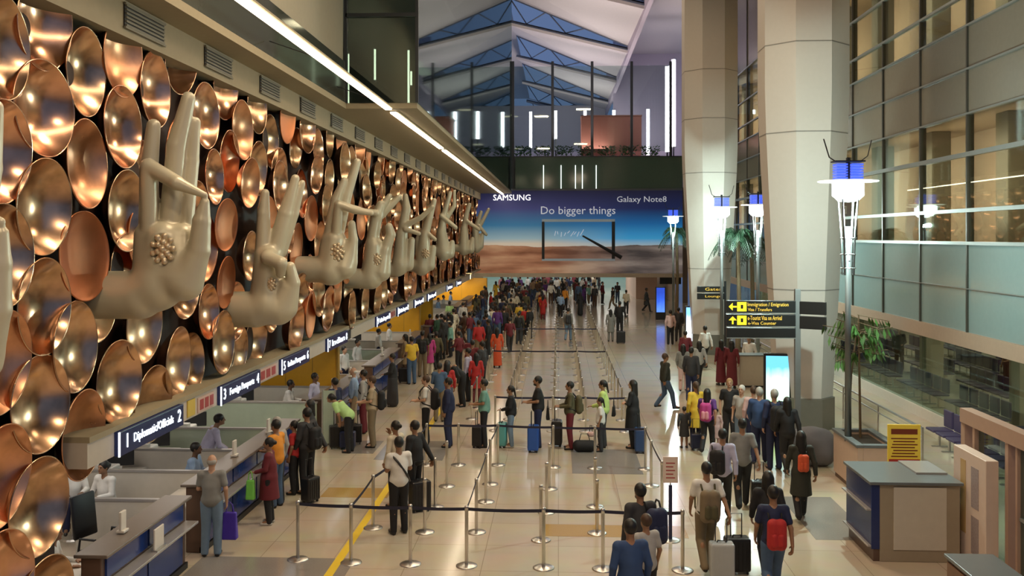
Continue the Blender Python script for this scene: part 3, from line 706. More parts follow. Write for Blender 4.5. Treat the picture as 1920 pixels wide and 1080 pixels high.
h3 = [((612, 508), 20, -.02, (616, 450), 14, -.02), ((605, 505), 25, 0, (618, 508), 26, 0), ((622, 508), 27, 0, (628, 450), 21, 0), ((645, 500), 24, 0, (650, 460), 12, 0), ((655, 490), 16, 0, (663, 450), 9, -.05), ((663, 450), 9, -.05, (661, 420), 7, -.08),
      ((616, 450), 12, 0, (630, 375), 10, 0), ((630, 375), 10, 0, (645, 338), 6, 0), ((632, 440), 11, .12, (647, 365), 11, .14), ((647, 365), 11, .14, (668, 303), 7, .12),
      ((632, 440), 10, -.1, (640, 384), 8, -.3), ((640, 384), 8, -.3, (670, 394), 8, -.26), ((670, 394), 8, -.26, (699, 400), 5, -.2)]
mudra('third hand from the front, tall straight fingers with one reaching sideways, flower in the palm', 23.6, ((566, 505), (605, 505), 25), h3, (638, 472, 20, -.24), .03, hollow=(640, 472, 19, -.52))
h4 = [((692, 522), 16, -.02, (700, 460), 13, -.02), ((688, 523), 19, 0, (696, 522), 20, 0), ((697, 520), 20, 0, (702, 462), 17, 0), ((715, 510), 18, 0, (722, 470), 11, 0), ((722, 470), 11, 0, (733, 440), 9, 0), ((733, 440), 9, 0, (730, 425), 7, -.05),
      ((697, 460), 12, 0, (706, 405), 11, 0), ((706, 405), 11, 0, (714, 384), 8, 0), ((708, 400), 9, .1, (729, 367), 5, .1), ((712, 402), 9, .2, (747, 368), 5, .24), ((706, 400), 7, -.2, (690, 396), 5, -.3)]
mudra('fourth hand from the front, fingers tilted back beside the tip of the third', 28.8, ((652, 521), (688, 523), 19), h4, (709, 486, 14, -.22), .034, hollow=(711, 486, 14, -.52))
h5 = [((745, 505), 14, 0, (751, 495), 16, 0), ((750, 500), 16, 0, (753, 440), 11, 0), ((766, 498), 10, 0, (772, 450), 6, 0), ((753, 440), 10, 0, (762, 390), 8, 0), ((762, 390), 8, 0, (760, 367), 5, 0), ((763, 395), 6, .2, (748, 372), 4, .25),
      ((757, 425), 6, -.1, (790, 408), 5, -.1), ((790, 408), 5, -.1, (812, 388), 4, -.1), ((762, 430), 5, -.2, (787, 438), 4, -.2)]
mudra('fifth hand from the front, one finger slanting up across the sixth', 34.5, ((727, 505), (745, 505), 13), h5, None, .04)
h6 = [((780, 498), 12, 0, (790, 503), 14, 0), ((792, 500), 15, 0, (796, 440), 10, 0), ((806, 498), 10, 0, (812, 465), 6, 0), ((796, 440), 9, 0, (805, 408), 7, 0), ((805, 408), 7, 0, (814, 376), 5, 0),
      ((799, 434), 4, -.1, (816, 449), 4, -.1), ((786, 490), 7, 0, (783, 450), 5, 0), ((783, 450), 5, 0, (786, 440), 4, 0)]
mudra('sixth hand from the front, slim bent finger pointing down to its thumb', 39.6, ((762, 496), (780, 498), 12), h6, (800, 475, 11, -.3), .045)
h7 = [((822, 470), 11, 0, (832, 475), 14, 0), ((832, 472), 14, 0, (828, 435), 9, 0), ((843, 475), 10, 0, (848, 455), 5, 0), ((827, 440), 8, 0, (832, 404), 6, 0), ((832, 404), 6, 0, (844, 362), 4, 0), ((836, 410), 5, .2, (851, 386), 4, .2), ((851, 386), 4, .2, (851, 358), 3, .2),
      ((828, 405), 5, -.1, (855, 427), 4, -.1)]
mudra('seventh hand from the front, pale bent finger before two raised fingers', 45.5, ((801, 470), (822, 470), 10), h7, None, .05)
h8 = [((858, 465), 7, 0, (870, 466), 10, 0), ((870, 468), 11, 0, (870, 430), 7, 0), ((882, 468), 8, 0, (886, 448), 4, 0), ((870, 430), 6, 0, (874, 404), 5, 0), ((874, 404), 5, 0, (880, 384), 4, 0), ((876, 415), 4, -.1, (898, 430), 3.5, -.1)]
mudra('eighth hand from the front, small and slim with one bent finger', 55, ((850, 464), (858, 465), 7), h8, None, .06)
h9 = [((888, 465), 6, 0, (893, 466), 9, 0), ((893, 464), 9, 0, (891, 430), 6, 0), ((901, 462), 6, 0, (904, 440), 4, 0), ((891, 430), 5, 0, (902, 398), 3.5, 0), ((899, 425), 4, .2, (916, 392), 3, .2), ((899, 425), 4, -.1, (912, 440), 3, -.1)]
mudra('farthest hand, smallest, in front of the left edge of the billboard', 64, ((872, 465), (888, 465), 6), h9, None, .07)
# hand cut by the left edge of the frame
o = H1.copy(); COL.objects.link(o)
for ch in list(H1.children): c_ = ch.copy(); COL.objects.link(c_); c_.parent = o
o.location = (-6.75, 8.27, 4.10); o['label'] = 'raised hand cut off by the left edge, only its fingertip and thumb showing'
# ------------------------------------------------------------------ counter signs on the fascia
M_SIGN = mat('sign_face', (.008, .014, .05), .25, emit=.15, ecol=(.02, .04, .16))
M_SIGNT = mat('sign_text', (.9, .95, 1), .4, emit=3.2, ecol=(.80, .90, 1))
M_SIGNW = mat('sign_lit_band', (.9, .95, 1), .4, emit=1.6, ecol=(.85, .92, 1))
SG = [(12.95, 2.25, '1', '2', 'Diplomatic/Officials'), (16.95, 2.25, '3', '4', 'Foreign Passports'), (20.75, 2.3, '5', '6', 'Indian Passports'), (24.95, 2.35, '7', '8', 'Indian'), (31.8, 2.5, '9', '10', 'Indian Passports'), (36.0, 2.5, '11', '12', 'Indian Passports'),
      (40.3, 2.5, '13', '14', 'Indian Passports'), (44.4, 2.8, '15', '16', 'Indian Passports'), (52, 2.8, '17', '18', 'Indian Passports'), (57, 2.8, '19', '20', 'Indian Passports')]
ORD = ['nearest', 'second', 'third', 'fourth', 'fifth', 'sixth', 'seventh', 'eighth', 'ninth', 'farthest']
for i, (y, L_, a, b, tx) in enumerate(SG):
    t = empty('counter_sign', (-6.3, y, 2.44)); tag(t, '%s dark counter sign with white lettering along the counter fascia, numbered %s and %s' % (ORD[i], a, b), 'sign', 'counter number signs')
    MB().rbox(0, .09, 0, L_, -.18, .17, .012).build('panel', M_SIGN, t)
    if i < 8:
        text(a, M_SIGNT, t, (.095, .22 if i == 0 else .16, 0), (PI/2, 0, PI/2), .10 if len(a) == 1 else .18, 'numeral', .2, .003)
        text(b, M_SIGNT, t, (.095, L_-.18, 0), (PI/2, 0, PI/2), .12 if len(b) == 1 else .2, 'numeral', .2, .003)
    text(tx, M_SIGNT, t, (.095, L_/2, 0), (PI/2, 0, PI/2), L_-.85, 'lettering', .17 if i < 4 else .2, .003)
    MB().box(.075, .095, -.03, 0, -.18, .17).build('edge_light', M_SIGNW, t)
for i, (y, w_, c) in enumerate(((16.0, .75, 'M'), (19.35, 1.2, 'R'), (34.6, 1.1, 'P'), (27.5, .5, 'D'))):
    t = empty('fascia_notice', (-6.3, y, 2.44)); tag(t, 'small red and white notice on the fascia, ' + {0: 'between the first and second signs', 1: 'between the second and third signs', 2: 'after the fifth sign', 3: 'dark one right after the fourth sign'}[i], 'notice')
    MB().box(0, .02, 0, w_, -.14, .12).build('board', mat('notice_pale', (.60, .42, .36), .5) if i < 3 else M_BLACK, t)
    if i < 3:
        m_ = MB()
        for q in range(3): m_.box(.02, .026, .08+q*w_/3.2, .08+q*w_/3.2+w_/4.5, -.10, .08)
        m_.build('red_block', mat('notice_red', (.38, .05, .05), .5), t)
t = empty('fascia_notice', (-6.3, 15.55, 2.44)); tag(t, 'small yellow notice on the fascia just right of the nearest sign', 'notice'); MB().box(0, .02, 0, .32, -.13, .15).build('board', mat('notice_yellow', (.62, .45, .08), .5), t)

# ------------------------------------------------------------------ immigration counters
M_FRONT = mat('counter_front_blue', (.015, .045, .20), .18, spec=.7); M_TOP = mat('counter_top', (.17, .14, .12), .3)
M_BROWN = mat('counter_brown', (.12, .07, .05), .4); M_PART = mat('partition_cream', (.58, .54, .47), .55); M_TRIMC = mat('counter_trim', (.45, .43, .42), .3, .5)
def counter(y0, y1, lab):
    t = empty('counter', (-6.0, y0, 0)); tag(t, lab, 'counter', 'immigration counters'); L_ = y1-y0
    MB().rbox(-.34, -.06, 0, L_, 0, 1.12, .015).build('body', M_BROWN, t)
    MB().rbox(-.42, 0.04, -.04, L_+.04, 1.12, 1.17, .012).build('top', M_TOP, t)
    n = max(2, round(L_/1.4)); g = MB()
    for k in range(n): g.box(-.06, -.04, .1+k*(L_-.2)/n, .04+(k+1)*(L_-.2)/n, .12, .70); g.box(-.06, -.03, .1+k*(L_-.2)/n, .04+(k+1)*(L_-.2)/n, .82, 1.08)
    g.build('blue_panel', M_FRONT, t)
    MB().rbox(-.06, .16, 0, L_, .73, .77, .008).build('shelf', M_TRIMC, t)
    MB().box(-.1, -.02, 0, L_, 0, .1).build('plinth', M_BLACK, t)
    MB().rbox(-.95, -.34, .1, L_-.1, .72, .76, .01).build('desk', M_WHITE, t)
    return t
NM = ['nearest counter with dark brown end and empty blue front, black chair behind it', 'second counter with long blue front where the grey shirted man stands', 'third counter, behind the tall grey green glass end post', 'fourth counter, by the woman in the long dark skirt', 'fifth counter from the front', 'sixth counter from the front', 'seventh counter from the front', 'eighth counter from the front', 'farthest counter, near the billboard']
CB = [(12.1, 14.9), (15.6, 21.3), (24.0, 28.6), (30.2, 35), (36.6, 41.4), (43.6, 48), (49.6, 54), (55.6, 60), (61.4, 66)]
for (a, b), n in zip(CB, NM): counter(a, b, n)
def mon(x, y, rz, lab, z=.76):
    t = empty('monitor', (x, y, z), rz); tag(t, lab, 'monitor', 'desk monitors behind the counters')
    MB().rbox(-.25, .25, -.02, .02, .12, .46, .01).build('screen', M_BLACK, t); MB().rbox(-.12, .12, -.1, .1, 0, .02, .005).box(-.03, .03, -.01, .03, .02, .2).build('stand', M_WHITE, t)
pi = 0; M_GPART = mat('partition_green_glass', (.40, .48, .38), .15, spec=.7)
t = empty('end_panel', (-6.05, 23.75, 0)); tag(t, 'tall grey green glass end panel closing the third counter', 'panel'); MB().rbox(0, .30, -.02, .02, .05, 1.42, .006).build('glass', M_GPART, t); MB().box(-.03, 0, -.03, .03, 0, 1.44).box(.30, .33, -.03, .03, 0, 1.44).build('post', M_TRIMC, t)
for y in (14.95, 16.8, 18.5, 20.6, 23.9, 26.4, 28.7, 31.9, 35.1, 38, 41.5, 44.5, 48.1, 51.5, 55, 58.5, 62):
    x1 = -6.36 if any(a-.1 < y < b for a, b in CB) else -6.25
    x0 = -7.9 if y == 14.95 else -9.6
    t = empty('partition', (0, y, 0)); tag(t, 'low cream partition wall running back between counter desks, ' + ('%s from the front' % (['first', 'second', 'third', 'fourth', 'fifth', 'sixth', 'seventh', 'eighth', 'ninth', 'tenth', 'eleventh', 'twelfth', 'thirteenth', 'fourteenth', 'fifteenth', 'sixteenth', 'seventeenth'][pi])), 'partition', 'partitions between counter desks'); pi += 1
    MB().box(x0, x1, -.03, .03, .1, 1.06).build('panel', M_GPART if y in (20.6, 23.9, 35.1, 48.1) else M_PART, t); MB().box(x0-.02, x1+.02, -.045, .045, 1.06, 1.10).build('cap', M_TRIMC, t); MB().box(x0, x1, -.03, .03, 0, .1).build('plinth', M_BROWN, t)
# paper stacks, printers and lamps behind the counters
random.seed(5)
for i, (px, py, z) in enumerate(((545, 700, 1.0), (0, 0, 0))):
    pass
def printer(x, y, lab):
    o = MB().rbox(-.22, .22, -.2, .2, 0, .28, .03).rbox(-.18, .18, -.26, -.1, .28, .36, .01).build('printer', M_WHITE, loc=(x, y, .76)); tag(o, lab, 'printer', 'white office machines behind the counters')
    return o
def sidedesk(x, y, L_, lab):
    t = empty('side_desk', (x, y, 0)); tag(t, lab, 'desk', 'side desks behind the counters')
    MB().rbox(-.35, .35, 0, L_, .72, .76, .01).build('top', M_WHITE, t); MB().box(-.33, .33, .02, .05, 0, .72).box(-.33, .33, L_-.05, L_-.02, 0, .72).build('side', M_PART, t)
for i, y in enumerate((16.95, 18.65, 20.75, 24.2, 28.9, 32.1, 38.2, 44.7, 51.7)):
    sidedesk(-8.6, y, 1.4, 'white side desk behind the counters, %s from the front' % ['first', 'second', 'third', 'fourth', 'fifth', 'sixth', 'seventh', 'eighth', 'ninth'][i])
    printer(-8.6, y+.35, 'white printer on the %s side desk behind the counters' % ['first', 'second', 'third', 'fourth', 'fifth', 'sixth', 'seventh', 'eighth', 'ninth'][i]); mon(-8.6, y+1.0, .3, 'dark monitor on the %s side desk behind the counters' % ['first', 'second', 'third', 'fourth', 'fifth', 'sixth', 'seventh', 'eighth', 'ninth'][i])
for y, n in ((13.0, 'nearest'), (17.6, 'second'), (19.7, 'second'), (25.4, 'third'), (27.6, 'third'), (32.6, 'fourth'), (38.8, 'fifth')):
    t = empty('passport_reader', (-6.2, y, 1.18)); tag(t, 'small white device standing on the %s counter top%s' % (n, {17.6: ', nearer one', 19.7: ', farther one', 25.4: ', nearer one', 27.6: ', farther one'}.get(y, '')), 'device')
    MB().rbox(-.06, .06, -.08, .08, 0, .04, .01).build('base', M_WHITE, t); MB().rbox(-.02, .02, -.08, .08, .04, .30, .008).build('panel', M_WHITE, t)
t = empty('leaflet_stand', (-5.93, 13.55, .77)); tag(t, 'white leaflet stand on the shelf of the nearest counter', 'leaflet stand'); MB().rbox(0, .03, -.16, .16, 0, .32, .01).build('leaflet', M_WHITE, t); MB().box(-.02, .07, -.17, .17, 0, .02).build('base', M_STEEL, t)
# office chair
def chair(x, y, rz, lab):
    t = empty('office_chair', (x, y, 0), rz); tag(t, lab, 'chair', 'black office chairs behind the counters')
    MB().rbox(-.25, .25, -.25, .25, .45, .53, .035).build('seat', M_BLACK, t)
    b = MB(); b.rbox(-.23, .23, -.03, .03, .66, 1.34, .028, Matrix.Translation((0, -.26, 0)) @ Matrix.Rotation(.12, 4, 'X')); b.build('backrest', M_BLACK, t, True)
    for s in (-1, 1): MB().tube([(s*.22, -.2, .5), (s*.32, -.15, .55), (s*.32, -.12, .74), (s*.31, .18, .75)], .02, 8).build('armrest', M_BLACK, t)
    b = MB().tube([(0, 0, .12), (0, 0, .45)], .03, 10)
    for k in range(5): a = k*2*PI/5; b.tube([(0, 0, .14), (.28*math.cos(a), .28*math.sin(a), .06)], [.025, .018], 8)
    b.build('base', M_DARKMET, t)
    w_ = MB()
    for k in range(5): a = k*2*PI/5; w_.tube([(.28*math.cos(a)-.02, .28*math.sin(a), .03), (.28*math.cos(a)+.02, .28*math.sin(a), .03)], .03, 8)
    w_.build('castor', M_BLACK, t)
chair(-7.12, 14.25, -1.9, 'empty black office chair behind the nearest counter')

# ------------------------------------------------------------------ stanchions with belts
def stanchion(p, labels, grp, sign=False):
    t = empty('stanchion', (p[0], p[1], 0)); tag(t, labels, 'stanchion', grp)
    return t
bm_ = MB().lathe([(.0005, .03), (.03, .035), (.06, .03), (.16, .018), (.175, .01), (.175, 0)], 28); base_o = bm_.build('base', M_STEEL, smooth=True); base_me = base_o.data; bpy.data.objects.remove(base_o)
po = MB().lathe([(.03, .03), (.03, .9), (.034, .9), (.034, .97), (.025, .985), (.0005, .985)], 16).build('pole', M_STEEL, smooth=True); pole_me = po.data; bpy.data.objects.remove(po)
lanes = [-3.4, -2.42, -1.5, -.2, .73]

# front row and transverse rows
row1 = [(558, 1049), (658, 1055), (769, 1058), (875, 1061), (1019, 1065), (1131, 1067), (1280, 1070)]
row3y = 22.1; row4y = 25.8
R1 = [atZ(*p) for p in row1]
rows = {}
grid = {}
def key(p): return (round(p[0], 2), round(p[1], 2))
def addst(p, lab, grp):
    grid[key(p)] = [lab, grp, []]
CNT = {}
def link_(a, b): grid[key(a)][2].append((b[0]-a[0], b[1]-a[1]))
def chain(pts, lab, grp, close=True):
    for p in pts:
        if key(p) not in grid:
            CNT[lab] = CNT.get(lab, 0)+1; addst(p, nth(CNT[lab])+' '+lab+('' if 'row' in lab else ', from near end'), grp)
    if close:
        for a, b in zip(pts, pts[1:]): link_(a, b)
f_ = [(p.x, p.y) for p in R1]
chain(f_, 'chrome belt stanchion from the left in the nearest row across the floor', 'stanchions of the nearest row')
def P2(px, py): v = atZ(px, py); return (v.x, v.y)
r3 = [P2(*p) for p in ((800, 872), (860, 872), (934, 872), (1037, 876), (1116, 878), (1210, 880))]
chain(r3, 'chrome belt stanchion from the left in the row before the waiting queue', 'stanchions before the queue')
r4 = [(x, 25.8) for x in (-1.75, -.15, .75, 1.85)]
chain(r4, 'chrome belt stanchion from the left in the row behind the waiting queue', 'stanchions behind the queue')
chain([f_[1], P2(699, 990), P2(752, 942), r3[0]], 'chrome belt stanchion beside the yellow floor line', 'stanchions along the yellow line')
chain([f_[2], P2(796, 998), P2(816, 951), P2(838, 912), r3[1]], 'chrome belt stanchion in the lane beside the white shirted man', 'stanchions of the first lane', False)
chain([f_[3], P2(893, 998), P2(911, 941), P2(919, 908), r3[2]], 'chrome belt stanchion in the lane below the man in teal', 'stanchions of the second lane')
chain([f_[4], P2(1014, 1013), P2(1025, 961), P2(1030, 917), r3[3]], 'chrome belt stanchion in the middle lane', 'stanchions of the middle lane', False)
chain([f_[5], P2(1119, 1000), P2(1116, 950), r3[4]], 'chrome belt stanchion in the lane right of the middle', 'stanchions of the fourth lane', False)
chain([P2(1241, 958), P2(1221, 911), r3[5]], 'chrome belt stanchion in the slanting row by the paper notice', 'stanchions by the paper notice')
for li, x in enumerate((-2.55, -1.45, -.12, .73, 1.85)):
    pts = [(x, 27.4+1.75*k) for k in range(20)]
    lab = ['chrome belt stanchion in the dense far lane nearest the counters', 'chrome belt stanchion in the second far lane from the counters', 'chrome belt stanchion in the middle far lane', 'chrome belt stanchion in the fourth far lane', 'chrome belt stanchion in the far lane nearest the columns'][li]
    chain(pts, lab, 'far lane of stanchions, number %s from the counters' % ['one', 'two', 'three', 'four', 'five'][li])
for y in (35.9+.25, 44.9): 
    yy = 27.4+1.75*round((y-27.4)/1.75)
    for a, b in zip((-1.45, -.12, .73), (-.12, .73, 1.85)): link_((a, yy), (b, yy))
    link_((-2.55, yy), (-1.45, yy))
for (x, y), (lab, grp, links) in grid.items():
    t = stanchion((x, y), lab, grp)
    for nm, me, m in (('base', base_me, None), ('pole', pole_me, None)):
        o = bpy.data.objects.new(nm, me); COL.objects.link(o); o.parent = t
    for (dx, dy) in links:
        d = math.hypot(dx, dy); ux, uy = dx/d, dy/d; n = 10; mb = MB(); sag = .012*d
        for k in range(n):
            a, b = k/n, (k+1)/n; za = .93-sag*4*a*(1-a); zb_ = .93-sag*4*b*(1-b)
            q = [(.03+(d-.06)*a, za), (.03+(d-.06)*b, zb_)]
            for (s0, s1) in ((1, -1), (-1, 1)): 
                o1 = .002*s0
                mb.quad((q[0][0]*ux-uy*o1, q[0][0]*uy+ux*o1, q[0][1]-.026*s0), (q[1][0]*ux-uy*o1, q[1][0]*uy+ux*o1, q[1][1]-.026*s0), (q[1][0]*ux-uy*o1, q[1][0]*uy+ux*o1, q[1][1]+.026*s0), (q[0][0]*ux-uy*o1, q[0][0]*uy+ux*o1, q[0][1]+.026*s0))
        mb.build('belt', M_BELT, t)
p = P2(1257, 1013); t = stanchion(p, 'navy stanchion holding a white paper notice, beside the right end of the nearest row', None)
for nm, me in (('base', base_me),): o = bpy.data.objects.new(nm, me); COL.objects.link(o); o.parent = t
MB().tube([(0, 0, .02), (0, 0, .98)], .032, 12).build('pole', mat('navy_pole', (.03, .035, .09), .3, .3), t)
MB().tube([(0, 0, .98), (0, 0, 1.05)], .012, 6).build('neck', M_STEEL, t)
MB().rbox(-.13, .13, -.012, .012, 1.02, 1.48, .005).build('notice_board', mat('paper_white', (.72, .58, .50), .6), t)
m_ = MB(); [m_.box(-.08, .08-.03*(k % 2), -.0135, -.012, 1.1+k*.065, 1.12+k*.065) for k in range(5)]; m_.build('lettering', mat('notice_red', (.38, .05, .05), .5), t)

# ------------------------------------------------------------------ kiosk, planter, info panel, cabinet, door frame on the right
t = empty('service_counter', (5.2, 15.75, 0)); tag(t, 'freestanding beige service counter with navy side and slate top, right foreground', 'counter')
MB().rbox(.12, 1.42, 0, 1.35, .0, 1.28, .01).build('body', mat('counter_taupe', (.34, .28, .20), .45), t)
MB().rbox(.34, 1.2, -.02, 0, .2, 1.24, .006).build('front_panel', mat('counter_cream', (.56, .51, .43), .45), t)
MB().rbox(-.02, .12, .0, 1.35, .2, 1.28, .01).build('navy_side', M_NAVY, t)
MB().rbox(-.06, 1.46, -.06, 1.4, 1.28, 1.33, .01).build('top', M_SLATE, t)
m_ = MB().rbox(-.10, -.02, 0, 1.35, .84, .87, .005).rbox(-.08, -.02, 0, 1.35, .24, .27, .005); m_.build('shelf', M_TRIMC, t)
MB().box(.02, 1.4, .02, 1.33, 0, .2).build('plinth', M_BROWN, t)
MB().box(.9, 1.42, .5, 1.36, 1.33, 1.36).build('ledge', M_TRIMC, t)
t = empty('notice_stand', (6.1, 17.65, 0)); tag(t, 'yellow notice board with red lettering standing behind the beige service counter', 'notice board')
MB().rbox(0, .60, -.02, .02, 1.18, 1.90, .01).build('board', mat('notice_yellow_big', (.74, .52, .05), .45, emit=.15), t)
m_ = MB(); m_.box(.06, .54, -.024, -.02, 1.72, 1.82)
for k in range(7): m_.box(.06+.02*(k % 3), .54-.05*(k % 2), -.024, -.02, 1.30+k*.055, 1.322+k*.055)
m_.build('lettering', mat('notice_maroon', (.22, .04, .01), .5), t)
MB().box(.02, .58, -.025, -.018, 1.2, 1.26).build('red_band', mat('notice_red2', (.5, .04, .03), .5), t)
MB().tube([(.3, 0, 0), (.3, 0, 1.18)], .02, 8).rbox(.1, .5, -.15, .15, 0, .03, .01).build('stand', M_DARKMET, t)
t = empty('planter', (6.2, 19.7, 0)); tag(t, 'pink beige box planter with slate rim that holds the lamp post and slim tree', 'planter')
MB().rbox(0, .12, 0, 1.7, .1, 1.0, .01).rbox(.12, .85, 0, .12, .1, 1.0, .01).rbox(.73, .85, .12, 1.7, .1, 1, .01).rbox(.12, .73, 1.58, 1.7, .1, 1, .01).build('shell', mat('planter_pink', (.60, .44, .34), .5), t)
MB().box(.03, .82, .03, 1.67, 0, .1).build('plinth', M_BROWN, t)
MB().rbox(-.03, .13, -.03, 1.73, 1, 1.06, .01).rbox(.13, .88, -.03, .13, 1, 1.06, .01).rbox(.72, .88, .13, 1.73, 1, 1.06, .01).rbox(.13, .72, 1.57, 1.73, 1, 1.06, .01).build('rim', M_SLATE, t)
MB().box(.12, .73, .12, 1.58, .85, .95).build('soil', mat('soil', (.03, .02, .012), .9, noise=.4, bump=.5), t)
t = empty('info_panel', (6.7, 15.0, 0)); tag(t, 'tall pinkish white information panel with two grey text sheets, right edge of the hall', 'panel')
MB().rbox(0, .20, 0, 1.2, 0, 1.86, .01).build('body', mat('panel_pink_white', (.66, .52, .44), .5), t)
MB().box(-.004, 0, .25, .52, 1.0, 1.66).box(-.004, 0, .25, .52, .25, .86).build('text_sheet', mat('sheet_grey', (.32, .26, .26), .5, noise=.3, scale=30), t)
MB().box(-.004, 0, .72, .92, .5, 1.7).build('stripe', mat('stripe_gold', (.50, .33, .14), .5), t)
t = empty('low_cabinet', (5.45, 11.9, 0)); tag(t, 'low dark wooden cabinet with grey top at the bottom edge beside the tall panel', 'cabinet')
MB().rbox(0, .62, 0, 1.5, .08, .88, .01).build('body', mat('dark_wood', (.07, .03, .018), .4, noise=.3, scale=14), t); MB().rbox(-.03, .65, -.03, 1.53, .88, .93, .01).build('top', M_SLATE, t); MB().box(.03, .6, .03, 1.47, 0, .08).build('plinth', M_BLACK, t)
m_ = MB(); [m_.rbox(-.02, 0, .05+q*.72, .73+q*.72, .14, .84, .006) for q in (0, 1)]; m_.build('door', mat('cabinet_door', (.16, .07, .03), .35, noise=.25), t)
MB().box(-.05, -.02, .66, .68, .4, .6).box(-.05, -.02, .80, .82, .4, .6).build('handle', M_STEEL, t)
MF = mat('frame_pinkbeige', (.42, .27, .20), .45)
t = empty('door_frame', (7.05, 12, 0)); t['kind'] = 'structure'; t.name = 'door_1'
MB().box(-.1, .1, -1, 4.55, 2.18, 2.42).build('header', MF, t)
MB().box(-.08, .08, 4.4, 4.55, 0, 2.18).box(-.08, .08, 4.02, 4.10, 0, 2.18).box(-.08, .08, 2.85, 2.95, 0, 2.18).box(-.06, .06, 2.60, 2.66, 0, 2.18).box(-.06, .06, .9, 1.0, 0, 2.18).build('jamb', MF, t)
MB().box(-.01, .01, 2.95, 4.02, 0, 2.18).box(-.01, .01, 1.0, 2.6, 0, 2.18).build('glass_pane', M_CLEAR, t)
MB().box(-.03, .03, 1.0, 2.6, 1.05, 1.1).build('push_bar', M_TRAN, t)
o = Field().cone((0, 0, .35), .36, (.45, .1, .35), .34, .1).cone((.1, 0, .12), .3, (.45, 0, .12), .3, .1).ell((.2, 0, .62), (.25, .2, .12), .1)
me = field_mesh('covered_trolley', o, .04, [mat('grey_cover', (.16, .16, .18), .7)]); c_ = bpy.data.objects.new('covered_trolley', me); COL.objects.link(c_); c_.location = (5.75, 22.3, .16); tag(c_, 'dark grey covered trolley at the foot of the nearest column', 'trolley')
# attendant desk and its tall sign, advertising screens
t = empty('information_desk', (6.5, 33.6, 0)); tag(t, 'small beige desk where the white shirted attendant stands, beyond the direction sign', 'desk')
MB().rbox(-.05, .85, 0, .6, .06, 1.12, .01).build('body', mat('desk_beige', (.44, .38, .30), .5), t); MB().rbox(-.08, .88, -.04, .64, 1.12, 1.16, .01).build('top', M_SLATE, t); MB().box(0, .8, .03, .57, 0, .06).build('plinth', M_BLACK, t)
def ad_mat(nm, c0, c1, c2, e):
    m = bpy.data.materials.new(nm); m.use_nodes = True; nt = m.node_tree; b = nt.nodes['Principled BSDF']; tc = nt.nodes.new('ShaderNodeTexCoord'); sp = nt.nodes.new('ShaderNodeSeparateXYZ'); nz = nt.nodes.new('ShaderNodeTexNoise'); nz.inputs['Scale'].default_value = 3
    ad = nt.nodes.new('ShaderNodeMath'); ad.operation = 'MULTIPLY_ADD'; ad.inputs[1].default_value = .35
    nt.links.new(tc.outputs['Generated'], sp.inputs[0]); nt.links.new(tc.outputs['Generated'], nz.inputs['Vector']); nt.links.new(nz.outputs['Fac'], ad.inputs[0]); nt.links.new(sp.outputs[2], ad.inputs[2])
    r = nt.nodes.new('ShaderNodeValToRGB'); e_ = r.color_ramp.elements; e_[0].position = .3; e_[0].color = c0+(1,); e_[1].position = 1.0; e_[1].color = c2+(1,); q = e_.new(.65); q.color = c1+(1,)
    nt.links.new(ad.outputs[0], r.inputs[0]); nt.links.new(r.outputs[0], b.inputs['Emission Color']); b.inputs['Emission Strength'].default_value = e; b.inputs['Base Color'].default_value = (.02, .02, .02, 1); b.inputs['Roughness'].default_value = .15
    return m
for (pxa, pxb, Y, lab, m, rz) in ((1432, 1483, 26.4, 'lit white and green advertising screen in front of the nearest column', ad_mat('ad_green', (.35, .75, .25), (.75, .95, 1), (.12, .45, .65), 2.2), -.1), (1284, 1311, 44, 'lit white advertising screen with blue top, at the foot of the far column', ad_mat('ad_white', (.9, .95, 1), (.95, .97, 1), (.15, .4, .9), 3.0), 0), (1229, 1248, 60.5, 'lit deep blue advertising screen, farthest of the three', ad_mat('ad_blue', (.10, .25, .85), (.03, .10, .60), (.02, .06, .45), 1.6), 0)):
    a = atY(pxa, 600, Y); b = atY(pxb, 600, Y); w_ = b.x-a.x
    t = empty('advertising_screen', (a.x+w_/2, Y, 0), rz); tag(t, lab, 'screen')
    MB().rbox(-w_/2, w_/2, -.06, .06, 0, 2.12, .02).build('housing', M_BLACK, t)
    MB().box(-w_/2+.06, w_/2-.06, -.066, -.06, .48, 2.05).build('display', m, t)
